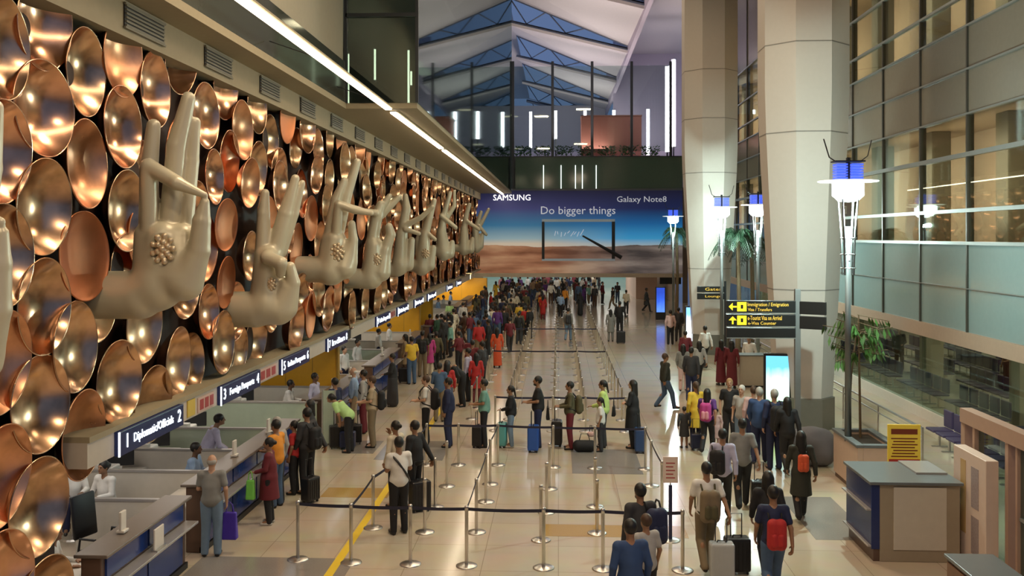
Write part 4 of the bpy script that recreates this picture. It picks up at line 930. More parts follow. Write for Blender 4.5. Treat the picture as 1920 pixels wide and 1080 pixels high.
# direction sign
M_SB = mat('sign_black', (.012, .012, .012), .35); M_SY = mat('sign_yellow', (.9, .7, .03), .4, emit=.9, ecol=(1, .75, .02)); M_SYD = mat('sign_amber_text', (.8, .55, .08), .4, emit=.45, ecol=(1, .6, .1))
dp = atY(1495, 600, 24.0); t = empty('direction_sign', (dp.x, 24, 0)); tag(t, 'black and yellow overhead direction sign with arrows on a grey post', 'sign')
MB().rbox(-.07, .07, -.07, .07, 0, 4.05, .01).build('post', mat('post_grey', (.22, .23, .23), .4, .3), t)
def zpy(py, Y): return H-(py-HZ)*Y/F
for (y0, y1, nm) in ((562, 584, 'upper_board'), (587, 609, 'lower_board'), (612, 630, 'blank_board')):
    xa = atY(1361, 600, 24).x-dp.x
    z0, z1 = zpy(y1, 24), zpy(y0, 24); b = MB().rbox(xa, -.07, -.12, .02, z0, z1, .008).build(nm, M_SB, t)
    MB().box(xa, -.07, -.125, -.118, z0-.02, z0).build('rail', M_TRAN, b)
    if nm == 'blank_board': continue
    zc_ = (z0+z1)/2; hh = z1-z0
    MB().rbox(xa+.26, xa+.26+hh*.78, -.128, -.12, zc_-hh*.39, zc_+hh*.39, .003).build('pictogram', M_SY, b)
    MB().box(xa+.26+hh*.3, xa+.26+hh*.5, -.131, -.128, zc_-.05, zc_+.05).build('figure', M_SB, b)
    ar = MB(); cx_ = xa+.15
    if nm == 'upper_board': ar.add([(cx_-.10, -.124, zc_), (cx_+.0, -.124, zc_-.10), (cx_, -.124, zc_+.10)], [(0, 1, 2)]); ar.box(cx_-.02, cx_+.10, -.126, -.122, zc_-.02, zc_+.02)
    else: ar.add([(cx_, -.124, zc_+.10), (cx_-.10, -.124, zc_-.0), (cx_+.10, -.124, zc_)], [(0, 1, 2)]); ar.box(cx_-.02, cx_+.02, -.126, -.122, zc_-.10, zc_+.02)
    ar.build('arrow', M_SY, b)
    x0_ = xa+.26+hh*.9
    if nm == 'upper_board':
        text('Immigration / Emigration', M_SYD, b, (x0_+.50, -.124, zc_+.055), (PI/2, 0, 0), 1.02, h=.12); text('Visa / Transfers', M_SYD, b, (x0_+.30, -.124, zc_-.075), (PI/2, 0, 0), .6, h=.08)
    else:
        text('e-Tourist Visa on Arrival', M_SYD, b, (x0_+.42, -.124, zc_+.055), (PI/2, 0, 0), .85, h=.11); text('e-Visa Counter', M_SYD, b, (x0_+.35, -.124, zc_-.075), (PI/2, 0, 0), .7, h=.08)
for k in range(2):
    M_ = Matrix.Rotation(-.45-1.0*0, 4, 'Z')
    MB().rbox(.07, .72, -.05, .05, 3.40-k*.37, 3.72-k*.37, .008, Matrix.Translation((0, 0, .02)) @ Matrix.Rotation(-.55, 4, 'Z')).build('side_board', M_SB, t)
p = atY(1331, 560, 41.5); t = empty('direction_sign', (0, 41.5, 0)); tag(t, 'small black and green direction board on a pole at the far column', 'sign')
xa, xb = atY(1307, 0, 41.5).x, atY(1358, 0, 41.5).x
MB().tube([(xb+.05, .05, 0), (xb+.05, .05, 3.4)], .05, 8).build('post', M_DARKMET, t)
for k, (y0, y1) in enumerate(((536, 547), (549, 560))):
    b = MB().rbox(xa, xb, -.05, .05, zpy(y1, 41.5), zpy(y0, 41.5), .01).build('board', M_SB, t)
    text('Gates' if k == 0 else 'Lounge', M_SYD, b, ((xa+xb)/2+.1, -.055, (zpy(y1, 41.5)+zpy(y0, 41.5))/2), (PI/2, 0, 0), .7, h=.13)
t = empty('hanging_sign', (0, 77, 0)); tag(t, 'dark sign board hanging under the right end of the billboard', 'sign'); xa, xb = atY(1237, 0, 77).x, atY(1277, 0, 77).x
MB().rbox(xa, xb, -.05, .05, zpy(532, 77), zpy(518, 77), .01).build('board', M_SB, t)
MB().tube([(xa+.3, 0, zpy(518, 77)), (xa+.3, 0, 3.45)], .02, 6).tube([(xb-.3, 0, zpy(518, 77)), (xb-.3, 0, 3.45)], .02, 6).build('hanger', M_DARKMET, t)

# ------------------------------------------------------------------ lamp posts
M_LAMP = mat('lantern_glow', (1, 1, 1), .3, emit=14, ecol=(.86, .96, 1)); M_BLUEG = mat('louvre_blue', (.05, .10, .6), .3, emit=1.0, ecol=(.08, .16, 1)); M_ALU = mat('lamp_alu', (.16, .17, .17), .35, .5)
def lamp_post(x, y, z0, lab, power):
    t = empty('lamp_post', (x, y, z0)); tag(t, lab, 'lamp post', 'tall lamp posts with blue louvres'); d = 7.05-z0
    MB().tube([(0, 0, 0), (0, 0, d-1.45)], [.075, .055], 12).build('pole', M_ALU, t, True)
    s = MB()
    for k in range(4):
        a = PI/4+k*PI/2; c, n = math.cos(a), math.sin(a)
        s.tube([(.13*c, .13*n, d-2.5), (.16*c, .16*n, d-1.6), (.23*c, .23*n, d-.85)], .022, 8)
    for z in (-2.35, -2.05, -1.7): s.lathe([(.15, d+z-.015), (.17, d+z), (.15, d+z+.015)], 16)
    for z in (-2.2,): s.box(-.14, .14, -.01, .01, d+z-.01, d+z+.01).box(-.01, .01, -.14, .14, d+z-.01, d+z+.01)
    s.build('strut', M_ALU, t)
    MB().lathe([(.0005, d-.92), (.20, d-.90), (.33, d-.78), (.33, d-.52), (.0005, d-.50)], 20).build('lantern', M_LAMP, t, True)
    MB().lathe([(.0005, d-.50), (.62, d-.485), (.64, d-.47), (.62, d-.455), (.0005, d-.44)], 32).build('disc', mat('lamp_disc', (.7, .72, .72), .3, .3, emit=.5), t)
    l_ = MB()
    for k in range(6): l_.box(-.28, -.05, -.16, .16, d-.42+k*.058, d-.385+k*.058).box(.05, .28, -.16, .16, d-.42+k*.058, d-.385+k*.058)
    l_.build('louvre', M_BLUEG, t)
    MB().box(-.32, .32, -.18, .18, d-.06, d-.03).box(-.03, .03, -.05, .05, d-.44, d+.04).build('crown', M_DARKMET, t)
    MB().tube([(-.28, 0, d-.03), (-.40, 0, d+.05), (-.52, 0, d+.45)], .014, 6).tube([(.28, 0, d-.03), (.42, 0, d+.08), (.5, 0, d+.42)], .012, 6).build('antenna', M_DARKMET, t)
    l = bpy.data.lights.new('lamp_light', 'POINT'); l.energy = power; l.color = (.74, 1, .92); l.shadow_soft_size = .07
    o = bpy.data.objects.new('lamp_light', l); COL.objects.link(o); o.parent = t; o.location = (-.0, -.13, d-1.25)
for (px, Y, z0, lab, pw) in ((1590, 20.55, .95, 'nearest lamp post, standing in the pink beige planter', 1150), (1353, 38.9, 0, 'lamp post in front of the far column', 1000), (1421, 36.2, 0, 'lamp post half hidden by the left edge of the nearest column', 420), (1262, 57, 0, 'farthest lamp post, before the right end of the billboard', 380)):
    lamp_post(atY(px, 442, Y).x, Y, z0, lab, pw)

# ------------------------------------------------------------------ palms and slim tree
M_PALM = mat('palm_green', (.010, .030, .014), .5, noise=.4); M_TRUNK = mat('palm_trunk', (.16, .11, .06), .8, noise=.3, scale=20)
def palm(x, y, h, R, n, lab, pot=True, seed=1, m=None):
    random.seed(seed); t = empty('potted_palm', (x, y, 0)); tag(t, lab, 'palm', None)
    if pot: MB().lathe([(.0005, 0), (.32, 0), (.42, .6), (.38, .6), (.34, .5), (.0005, .5)], 20).build('pot', mat('pot_brown', (.12, .07, .04), .5), t)
    MB().tube([(0, 0, .5), (.05, 0, h*.5), (0, 0, h)], [.12, .09, .08], 10).build('trunk', M_TRUNK, t)
    for k in range(n):
        a = k*2.399+random.random()*.3; el = random.uniform(.15, 1.15); L_ = R*random.uniform(.85, 1.1); fr_ = MB(); pts = []
        for i in range(9):
            q = i/8; r = L_*q*math.cos(el)*(1-.12*q)+.02; z = h+L_*(math.sin(el)*q-1.05*q*q*(.55+.5*math.cos(el))); pts.append(Vector((r*math.cos(a), r*math.sin(a), z)))
        fr_.tube(pts, .012, 5)
        sd = Vector((-math.sin(a), math.cos(a), 0))
        for i in range(1, 9):
            for s_ in (-1, 1):
                for u in (0, .5):
                    p = pts[i-1].lerp(pts[i], u); ln = L_*.26*math.sin(PI*min(1, (i+u)/9.5))+.05; fw = (pts[i]-pts[i-1]).normalized(); tip = p+sd*s_*ln*.8+fw*ln*.7+Vector((0, 0, -ln*.45)); m0 = p.lerp(tip, .4)
                    fr_.quad(p, m0+fw*.03, tip, m0-fw*.03+Vector((0, 0, -.012)))
        fr_.build('frond', m or M_PALM, t)
    return t
x_ = atY(1386, 442, 40).x; palm(x_, 40.3, 5.35, 1.45, 26, 'tall dark palm between the two columns', seed=2)
x_ = atY(1268, 442, 58).x; palm(x_+.1, 58.6, 5.6, 1.5, 24, 'tall dark palm silhouetted against the right end of the billboard', seed=5)
x_ = atY(1418, 442, 41).x; palm(x_, 42, 5.2, 1.3, 22, 'dark palm partly hidden behind the left edge of the nearest column', seed=8)
random.seed(4); t = empty('slim_tree', (6.62, 20.9, .95)); tag(t, 'slim tree with drooping green leaves growing in the pink beige planter', 'tree')
MB().tube([(-.25, 0, 0), (-.18, 0, 1.4), (-.05, 0, 2.4)], [.03, .025, .018], 8).build('trunk', M_TRUNK, t)
MB().tube([(.05, .1, 0), (0, 0, 1.3), (-.02, 0, 2.7)], [.03, .025, .015], 8).build('trunk', M_TRUNK, t)
lf = MB(); tw = MB()
for k in range(26):
    a = random.uniform(0, 2*PI); h0 = random.uniform(1.75, 2.75); L_ = random.uniform(.35, .85); b0 = Vector((-.05, 0, h0)); e = b0+Vector((math.cos(a)*L_, math.sin(a)*L_*.7, random.uniform(-.15, .2))); tw.tube([b0, e], .008, 5)
    for q in range(7):
        p = b0.lerp(e, .35+.1*q); an = a+random.uniform(-1.2, 1.2); l_ = random.uniform(.18, .32); d_ = Vector((math.cos(an)*.45, math.sin(an)*.45, -.9)).normalized(); sd = Vector((-math.sin(an), math.cos(an), 0))*.035
        lf.quad(p, p+d_*l_*.5+sd, p+d_*l_, p+d_*l_*.5-sd)
tw.build('twig', M_TRUNK, t); lf.build('foliage', mat('leaf_green', (.06, .16, .03), .5, noise=.4), t)
random.seed(9); 
for i, (px, Y) in enumerate(((1335, 46.5), (1353, 45.5))):
    x_ = atY(px, 640, Y).x; palm(x_, Y, 1.1, .8, 14, 'low leafy potted plant by the far column, %s one' % ('left' if i == 0 else 'right'), seed=20+i, m=mat('leaf_olive', (.10, .12, .03), .5, noise=.4))
# ------------------------------------------------------------------ people
C = dict(black=(.010, .010, .012), charcoal=(.03, .03, .034), navy=(.012, .018, .06), darkblue=(.025, .06, .16), denim=(.06, .11, .20), lightdenim=(.16, .24, .34), blue=(.02, .09, .38), skyblue=(.28, .40, .60),
         lilac=(.45, .44, .60), white=(.72, .70, .66), cream=(.62, .55, .42), grey=(.22, .22, .21), lightgrey=(.38, .37, .35), beige=(.42, .33, .22), tan=(.30, .21, .12), khaki=(.20, .15, .09), olive=(.085, .075, .035), darkolive=(.025, .026, .018),
         brown=(.07, .035, .02), maroon=(.13, .012, .02), red=(.42, .02, .02), orangered=(.62, .09, .03), orange=(.72, .28, .03), yellow=(.70, .46, .04), neon=(.55, .72, .22), lime=(.45, .70, .28), green=(.06, .25, .07), teal=(.16, .34, .28), turquoise=(.10, .36, .36),
         purple=(.10, .03, .18), magenta=(.42, .04, .20), pink=(.62, .25, .30), palepink=(.62, .42, .40), darkgreen=(.02, .06, .03), silver=(.45, .47, .48), violet=(.06, .03, .38), brightgreen=(.20, .62, .10))
def cm(c, r=.75): return mat('cloth_' + c, C[c], r, noise=.12, scale=14)
SK = {'m': mat('skin_medium', (.30, .155, .085), .5, noise=.05), 'd': mat('skin_dark', (.15, .075, .04), .5, noise=.05), 'l': mat('skin_light', (.50, .29, .19), .5, noise=.05)}
M_EYE = mat('eye_dark', (.015, .01, .008), .3); M_LIP = mat('lip', (.25, .08, .06), .5)
HR = {'black': mat('hair_black', (.008, .007, .006), .5), 'brown': mat('hair_brown', (.06, .03, .015), .55), 'grey': mat('hair_grey', (.35, .33, .30), .6), 'blond': mat('hair_blond', (.35, .22, .10), .6), 'white': mat('hair_white', (.6, .58, .54), .6)}
M_SHOE = mat('shoe_dark', (.012, .011, .011), .4); M_SHOEW = mat('shoe_white', (.5, .48, .45), .5)
def joints(pose):
    J = dict(tilt=0., dz=0.)
    def S_(r_el, r_wr, l_el=None, l_wr=None, rd=(0, .25, -1), ld=None):
        J['elR'], J['wrR'] = r_el, r_wr; l_el = l_el or (-r_el[0], r_el[1], r_el[2]); l_wr = l_wr or (-r_wr[0], r_wr[1], r_wr[2]); J['elL'], J['wrL'] = l_el, l_wr; J['hdR'] = rd; J['hdL'] = ld or (-rd[0], rd[1], rd[2])
    J['knR'], J['anR'] = (.095, .02, .50), (.10, -.02, .09); J['knL'], J['anL'] = (-.095, .02, .50), (-.11, -.02, .09); J['hip'] = .92
    S_((.235, -.03, 1.15), (.235, .05, .91))
    if pose == 'phone': S_((.22, .02, 1.15), (.09, .27, 1.10), rd=(-.25, 1, .1))
    elif pose == 'hold': S_((.235, -.03, 1.15), (.235, .05, .91), (-.22, .03, 1.15), (-.12, .26, 1.07), rd=(0, .2, -1), ld=(.2, 1, 0))
    elif pose == 'pull': S_((.25, -.10, 1.15), (.30, -.22, .93), (-.23, -.0, 1.15), (-.22, .12, .93))
    elif pose in ('walk', 'walkpull'):
        J['knR'], J['anR'] = (.09, .19, .52), (.09, .27, .11); J['knL'], J['anL'] = (-.09, .03, .50), (-.09, -.26, .17); J['hip'] = .90
        S_((.23, -.10, 1.15), (.24, -.16, .92), (-.23, .05, 1.15), (-.22, .20, .95))
        if pose == 'walkpull': S_((.25, -.12, 1.15), (.29, -.30, .95), (-.23, .05, 1.15), (-.22, .18, .95))
    elif pose == 'hip': S_((.30, -.12, 1.17), (.19, .0, 1.00), (-.24, .0, 1.15), (-.20, .18, 1.0), rd=(-.8, .3, -.3), ld=(0, .8, -.5))
    elif pose == 'cross': S_((.22, .06, 1.16), (-.06, .20, 1.17), (-.22, .06, 1.15), (.06, .22, 1.13), rd=(-1, .1, 0), ld=(1, .1, 0))
    elif pose == 'seat':
        J['dz'] = -.44; J['hip'] = .49; J['knR'], J['anR'] = (.11, .42, .50), (.12, .40, .09); J['knL'], J['anL'] = (-.11, .42, .50), (-.12, .36, .09)
        S_((.23, .10, 1.16), (.14, .34, 1.19), rd=(-.2, 1, -.05)); J['tilt'] = .12
    elif pose == 'lean': S_((.22, .16, 1.16), (.15, .42, 1.10), rd=(-.1, 1, -.1)); J['tilt'] = .38
    elif pose == 'bend': S_((.21, .10, 1.14), (.12, .26, .98), rd=(-.1, .5, -1)); J['tilt'] = .85
    elif pose == 'raise': S_((.26, .10, 1.22), (.14, .26, 1.42), (-.235, -.0, 1.15), (-.22, .1, .92), rd=(-.2, .2, 1), ld=(0, .2, -1))
    return J
def tf(J):
    t, dz = J['tilt'], J['dz']; c, s = math.cos(t), math.sin(t)
    def f(p):
        x, y, z = p; zz = z-.95; return (x, y*c+zz*s, .95+dz-y*s+zz*c)
    return f
def add_hand(f, w, d, side, g=0):
    w = np.array(w); d = np.array(d, float); d /= np.linalg.norm(d); up = np.array((0, 1., 0)) if abs(d[2]) > .7 else np.array((0, 0, 1.))
    sd = np.cross(d, up); sd /= np.linalg.norm(sd)   # across: towards the thumb or little finger
    a = up-d*up.dot(d); a /= np.linalg.norm(a)
    if abs(d[2]) > .7: across, n = a, np.array((-side, 0, 0.))
    else: across, n = np.array((-side*1., 0, 0))-d*(-side*d[0]), -a
    across = across/np.linalg.norm(across)
    for i, L_ in enumerate((.070, .078, .073, .058)):
        o = across*(.5-i/3.)*.066; b = w+d*.085+o
        f.cone(w+o*.5, .016, b, .0125, .012, g); m = b+(d*.85+n*.4)*L_*.55; f.cone(b, .0105, m, .0095, .006, g); f.cone(m, .0095, m+(d*.45+n*.8)*L_*.5, .0085, .005, g)
    b = w+d*.02+across*.022; m = b+(d*.6+across*.75+n*.2)*.05; f.cone(b, .015, m, .012, .008, g); f.cone(m, .012, m+(d*.8+across*.3+n*.4)*.035, .010, .006, g)
def body_field(pose, fine=True):
    J = joints(pose); T = tf(J); f = Field(); hp = J['hip']
    f.ell((0, 0, hp+.03), (.155, .11, .12), .03, 3)
    f.cone(T((0, 0, 1.0)), .12, T((0, 0, 1.15)), .115, .04, 2); f.ell(T((0, 0, 1.27)), (.155, .105, .19), .04, 2, rot=None)
    for s in ('R', 'L'):
        q = 1 if s == 'R' else -1; hpj = (q*.085, 0, hp)
        f.cone(hpj, .085, J['kn'+s], .055, .03, 3); f.cone(J['kn'+s], .054, J['an'+s], .036, .02, 3)
        k, a = np.array(J['kn'+s]), np.array(J['an'+s]); m = k*.65+a*.35; f.ell(m+np.array((0, -.02, 0)), (.045, .05, .10), .03, 3)
        f.cone(J['an'+s], .036, (a[0]+q*.01, a[1]+.14, a[2]-.055), .03, .02, 4)
        sh = T((q*.165, 0, 1.40)); el = T(J['el'+s]); wr = T(J['wr'+s])
        f.cone(T((q*.05, 0, 1.40)), .06, sh, .055, .03, 2); f.cone(sh, .050, el, .036, .02, 2 if fine else 2); f.cone(el, .037, wr, .025, .015, 0)
        add_hand(f, wr, J['hd'+s], q)
    f.cone(T((0, 0, 1.40)), .055, T((0, .01, 1.55)), .050, .02, 0)
    hd = T((0, .015, 1.625)); hx = lambda x, y, z: (hd[0]+x, hd[1]+y, hd[2]+z)
    f.ell(hd, (.073, .092, .105), .02); f.ell(hx(0, .03, -.055), (.052, .06, .055), .03)
    f.cone(hx(0, .088, .015), .009, hx(0, .108, -.022), .013, .010); f.ell(hx(0, .086, -.052), (.024, .012, .010), .006); f.ell(hx(0, .080, -.085), (.024, .018, .016), .012); f.ell(hx(0, .084, .034), (.05, .012, .008), .010)
    for q in (-1, 1): f.ell(hx(q*.074, -.005, -.005), (.010, .020, .032), .006); f.ell(hx(q*.029, .083, .014), (.013, .008, .008), .004)
    return f, J, T, hd
def hair_field(style, hd, g=0, f=None):
    f = f or Field(); hx = lambda x, y, z: (hd[0]+x, hd[1]+y, hd[2]+z)
    if style == 'bald': f.ell(hx(0, -.035, -.01), (.078, .068, .06), .02, g); return f
    f.ell(hx(0, -.018, .024), (.086, .103, .106), .02, g)
    if style in ('long', 'verylong'):
        z = -.26 if style == 'long' else -.42
        f.cone(hx(0, -.05, 0), .082, hx(0, -.085, z), .06, .03, g)
        for q in (-1, 1): f.cone(hx(q*.06, -.02, 0), .035, hx(q*.085, -.04, z*.8), .03, .03, g)
    if style == 'bun': f.ell(hx(0, -.125, .02), (.045, .045, .045), .02, g)
    if style == 'tail': f.cone(hx(0, -.10, .03), .032, hx(0, -.15, -.20), .02, .02, g)
    if style == 'turban': f.ell(hx(0, -.01, .06), (.105, .12, .085), .03, g)
    if style == 'cap': f.ell(hx(0, .075, .052), (.06, .06, .012), .01, g)
    return f
MESH = {}
def get(key, fn):
    if key not in MESH: MESH[key] = fn()
    return MESH[key]
DUMMY = SK['m']
def body_mesh(pose):
    def mk():
        f, J, T, hd = body_field(pose); rc = []
        for q in (-1, 1): rc.append(((hd[0]+q*.029, hd[1]+.092, hd[2]+.014), (.012, .02, .008), 1))
        rc.append(((hd[0], hd[1]+.096, hd[2]-.052), (.022, .02, .008), 2))
        return field_mesh('body', f, .0095, [DUMMY, M_EYE, M_LIP], recolor=rc)
    return get(('b', pose), mk)
def hair_mesh(pose, style):
    def mk():
        J = joints(pose); hd = tf(J)((0, .015, 1.625)); f = hair_field(style, hd)
        V_sub = (hd[0], hd[1]+.075, hd[2]-.045)
        if style not in ('turban',): f.ell(V_sub, (.066, .055, .098), .01, sub=True)
        return field_mesh('hair', f, .011, [DUMMY])
    return get(('h', pose, style), mk)
def top_mesh(pose, kind):
    def mk():
        J = joints(pose); T = tf(J); f = Field(); hp = J['hip']; i = .022 if kind == 'jacket' else .014
        f.ell((0, 0, hp+.04), (.155+i+.008, .11+i+.01, .13), .04); f.cone(T((0, 0, 1.0)), .142+i, T((0, 0, 1.18)), .136+i, .05); f.ell(T((0, 0, 1.265)), (.155+i, .105+i, .185), .04)
        if kind in ('dress', 'kurta', 'robe'):
            zb = {'dress': .50, 'kurta': .52, 'robe': .12}[kind]; f.cone((0, 0, hp), .165, (0, .0, zb), .20, .05); f.cone((0, .02, hp), .15, (0, .05 if 'walk' in pose else 0, zb), .19, .05)
            cz = zb
        else: cz = hp-.06
        for s in ('R', 'L'):
            q = 1 if s == 'R' else -1; sh = T((q*.165, 0, 1.40)); el = np.array(T(J['el'+s])); wr = np.array(T(J['wr'+s]))
            f.cone(T((q*.06, 0, 1.395)), .06+i*.8, sh, .055+i, .03)
            if kind in ('tee', 'teelong'): e2 = np.array(sh)*.35+el*.65; f.cone(sh, .052+i, e2, .052+i*.6, .02)
            else: f.cone(sh, .052+i, el, .040+i*.8, .02); f.cone(el, .040+i*.8, wr*.92+el*.08, .030+i*.7, .015)
        f.ell(T((0, .015, 1.50)), (.062, .066, .055), .01, sub=True)
        lowarm = min(T(J['wrR'])[2], T(J['wrL'])[2])
        if kind not in ('tee', 'teelong', 'dress', 'kurta', 'robe') : cz = min(cz, lowarm-.06) if pose != 'seat' else cz
        cz = min(cz, hp-.06)
        return field_mesh('top', f, .0125, [DUMMY], cutz=cz)
    return get(('t', pose, kind), mk)
def bottom_mesh(pose, kind):
    def mk():
        J = joints(pose); f = Field(); hp = J['hip']; i = {'slim': .019, 'trousers': .022, 'baggy': .034, 'skirt': .02}[kind]
        f.ell((0, 0, hp+.03), (.155+i*.6, .11+i*.6, .12), .03)
        for s in ('R', 'L'):
            q = 1 if s == 'R' else -1; a = np.array(J['an'+s]); f.cone((q*.085, 0, hp), .088+i*.7, J['kn'+s], .056+i, .02); f.cone(J['kn'+s], .056+i, a+np.array((0, -.005, -.02)), .040+i, .01)
        if kind == 'skirt': f.cone((0, 0, hp), .16, (0, 0, .16), .20, .05)
        return field_mesh('bottoms', f, .0125, [DUMMY])
    return get(('p', pose, kind), mk)
def shoe_mesh(pose, s):
    def mk():
        J = joints(pose); q = 1 if s == 'R' else -1; a = np.array(J['an'+s]); f = Field(); z = max(.034, a[2]-.055); f.cone((a[0], a[1]-.03, z), .038, (a[0]+q*.012, a[1]+.15, z-.002), .034, .01); f.cone((a[0], a[1]-.01, z+.01), .04, a, .042, .02)
        return field_mesh('shoe', f, .011, [M_SHOE])
    return get(('s', pose, s), mk)
def put(name, me, parent, m):
    o = bpy.data.objects.new(name, me); COL.objects.link(o); o.parent = parent
    if m is not None: o.material_slots[0].link = 'OBJECT'; o.material_slots[0].material = m
    return o
def ground(px, py, h=1.72, head=False, z=0.):
    if head:
        r = ray(px, py); t = (h-H)/r.z; return Vector((r.x*t, r.y*t, z))
    return atZ(px, py, z)
PEOPLE = []
def person(px, py, face, pose, top, tc_, bot, bc_, hair='short', hc='black', h=1.72, skin='m', label='', shoe=None, head=False, z=0., group=None, xy=None):
    p = Vector(xy) if xy else ground(px, py, h if pose != 'seat' else h-.42, head, z); t = empty('person', p, math.radians(face)); s = h/1.73; t.scale = (s*random.uniform(.97, 1.03) if h > 1.4 else s*1.05, s, s)
    tag(t, label, 'person', group)
    b = put('body', body_mesh(pose), t, SK[skin]); 
    if hair != 'none': put('hair' if hair not in ('turban', 'cap') else hair, hair_mesh(pose, hair), t, cm(hc) if hc in C and hair in ('turban', 'cap') else HR.get(hc, HR['black']))
    put({'tee': 'shirt', 'teelong': 'shirt', 'shirt': 'shirt', 'jacket': 'jacket', 'dress': 'dress', 'kurta': 'tunic', 'robe': 'robe'}[top], top_mesh(pose, top), t, cm(tc_))
    if bot: put({'slim': 'trousers', 'trousers': 'trousers', 'baggy': 'trousers', 'skirt': 'skirt'}[bot], bottom_mesh(pose, bot), t, cm(bc_))
    for q in ('R', 'L'): put('shoe', shoe_mesh(pose, q), t, M_SHOEW if shoe == 'w' else M_SHOE)
    PEOPLE.append((p.copy(), math.radians(face), s, t)); return t, p, math.radians(face), s
def at_person(P, x, y, z):
    t, p, rz, s = P; return Vector((p.x+s*(x*math.cos(rz)-y*math.sin(rz)), p.y+s*(x*math.sin(rz)+y*math.cos(rz)), p.z+s*z))
BPM = {}
def backpack(P, col, lab, col2=None, sc=1.0, y=-.225, z=1.17, x=0):
    p = at_person(P, x, y, z); t = empty('backpack', p, P[2]); t.scale = (sc*P[3],)*3; tag(t, lab, 'backpack')
    f = Field(); f.cone((-.06, 0, -.17), .09, (-.06, 0, .13), .085, .05); f.cone((.06, 0, -.17), .09, (.06, 0, .13), .085, .05)
    me = get(('bp',), lambda: field_mesh('bag_body', f, .013, [M_BLACK])); put('bag_body', me, t, cm(col, .6))
    f2 = Field(); f2.cone((-.05, -.075, -.15), .05, (-.05, -.075, -.03), .045, .04); f2.cone((.05, -.075, -.15), .05, (.05, -.075, -.03), .045, .04)
    me = get(('bpp',), lambda: field_mesh('pocket', f2, .013, [M_BLACK])); put('pocket', me, t, cm(col2 or col, .6))
    for q in (-1, 1):
        me = get(('bps', q), lambda: strap_mesh(q)); put('strap', me, t, cm('black' if col2 is None else col2))
    return t
def strap_mesh(q):
    mb = MB().tube([(q*.09, .07, .17), (q*.10, .14, .255), (q*.11, .24, .25), (q*.125, .33, .16), (q*.14, .345, .02), (q*.16, .25, -.10), (q*.12, .08, -.16)], .014, 6); o = mb.build('strap', M_BLACK, smooth=True); me = o.data; bpy.data.objects.remove(o); return me
def suitcase(px, py, rz, col, lab, h=.62, w=.42, d=.25, handle=True, xy=None, name='suitcase'):
    p = Vector((xy[0], xy[1], 0)) if xy else atZ(px, py); t = empty(name, p, math.radians(rz)); tag(t, lab, 'suitcase'); m = mat('case_' + col, C[col], .35)
    MB().rbox(-w/2, w/2, -d/2, d/2, .05, h, .035, seg=3).build('shell', m, t, False)
    g = MB()
    for k in range(5): x = -w/2+w*(k+1)/6; g.box(x-.006, x+.006, -d/2-.006, -d/2, .10, h-.06).box(x-.006, x+.006, d/2, d/2+.006, .10, h-.06)
    g.build('rib', m, t)
    if handle: MB().tube([(-.09, .05, h), (-.09, .05, h+.36), (.09, .05, h+.36), (.09, .05, h)], .01, 6).build('pull_handle', M_DARKMET, t)
    MB().tube([(-.07, 0, h), (-.06, 0, h+.03), (.06, 0, h+.03), (.07, 0, h)], .012, 6).build('grip', M_BLACK, t)
    for sx in (-1, 1):
        for sy in (-1, 1): MB().tube([(sx*(w/2-.05)-.012, sy*(d/2-.05), .028), (sx*(w/2-.05)+.012, sy*(d/2-.05), .028)], .028, 10).build('wheel', M_BLACK, t)
    return t
def softbag(loc, r, col, lab, name='bag', rz=0., strap=None):
    t = empty(name, loc, rz); tag(t, lab, 'bag'); f = Field(); f.cone((-r[0]*.5, 0, 0), r[1], (r[0]*.5, 0, 0), r[1], .03); f.cone((-r[0]*.45, 0, -r[2]*.4), r[1]*1.05, (r[0]*.45, 0, -r[2]*.4), r[1]*1.05, .06)
    put('bag_body', field_mesh('bag_body', f, .018, [M_BLACK]), t, cm(col, .6))
    MB().tube(strap or [(-r[0]*.4, 0, r[1]*.8), (-r[0]*.25, 0, r[1]+.16), (r[0]*.25, 0, r[1]+.16), (r[0]*.4, 0, r[1]*.8)], .012, 6).build('strap', M_BLACK, t, True); return t
def carrier(loc, w, h, d, col, lab, rz=0.):
    t = empty('carrier_bag', loc, rz); tag(t, lab, 'bag'); b = MB(); b.rbox(-w/2, w/2, -d/2, d/2, -h, 0, .025, seg=3); b.v = [(x*(1-.25*(z+h)/h*.6), y*(1-.5*(z+h)/h), z) for x, y, z in b.v]
    b.build('bag_body', cm(col, .45), t); MB().tube([(-w*.25, 0, 0), (-w*.15, 0, .13), (0, 0, .17), (w*.15, 0, .13), (w*.25, 0, 0)], .01, 6).build('handle', cm(col, .45), t); return t
def stool(x, y, z, lab):
    t = empty('high_stool', (x, y, 0)); tag(t, lab, 'stool', 'high stools behind the counters'); MB().lathe([(.0005, z+.36), (.2, z+.36), (.21, z+.385), (.2, z+.405), (.0005, z+.41)], 20).build('seat', M_BLACK, t); MB().tube([(0, 0, .03), (0, 0, z+.36)], .03, 10).lathe([(.0005, .04), (.2, .03), (.22, 0)], 20).build('base', M_STEEL, t)

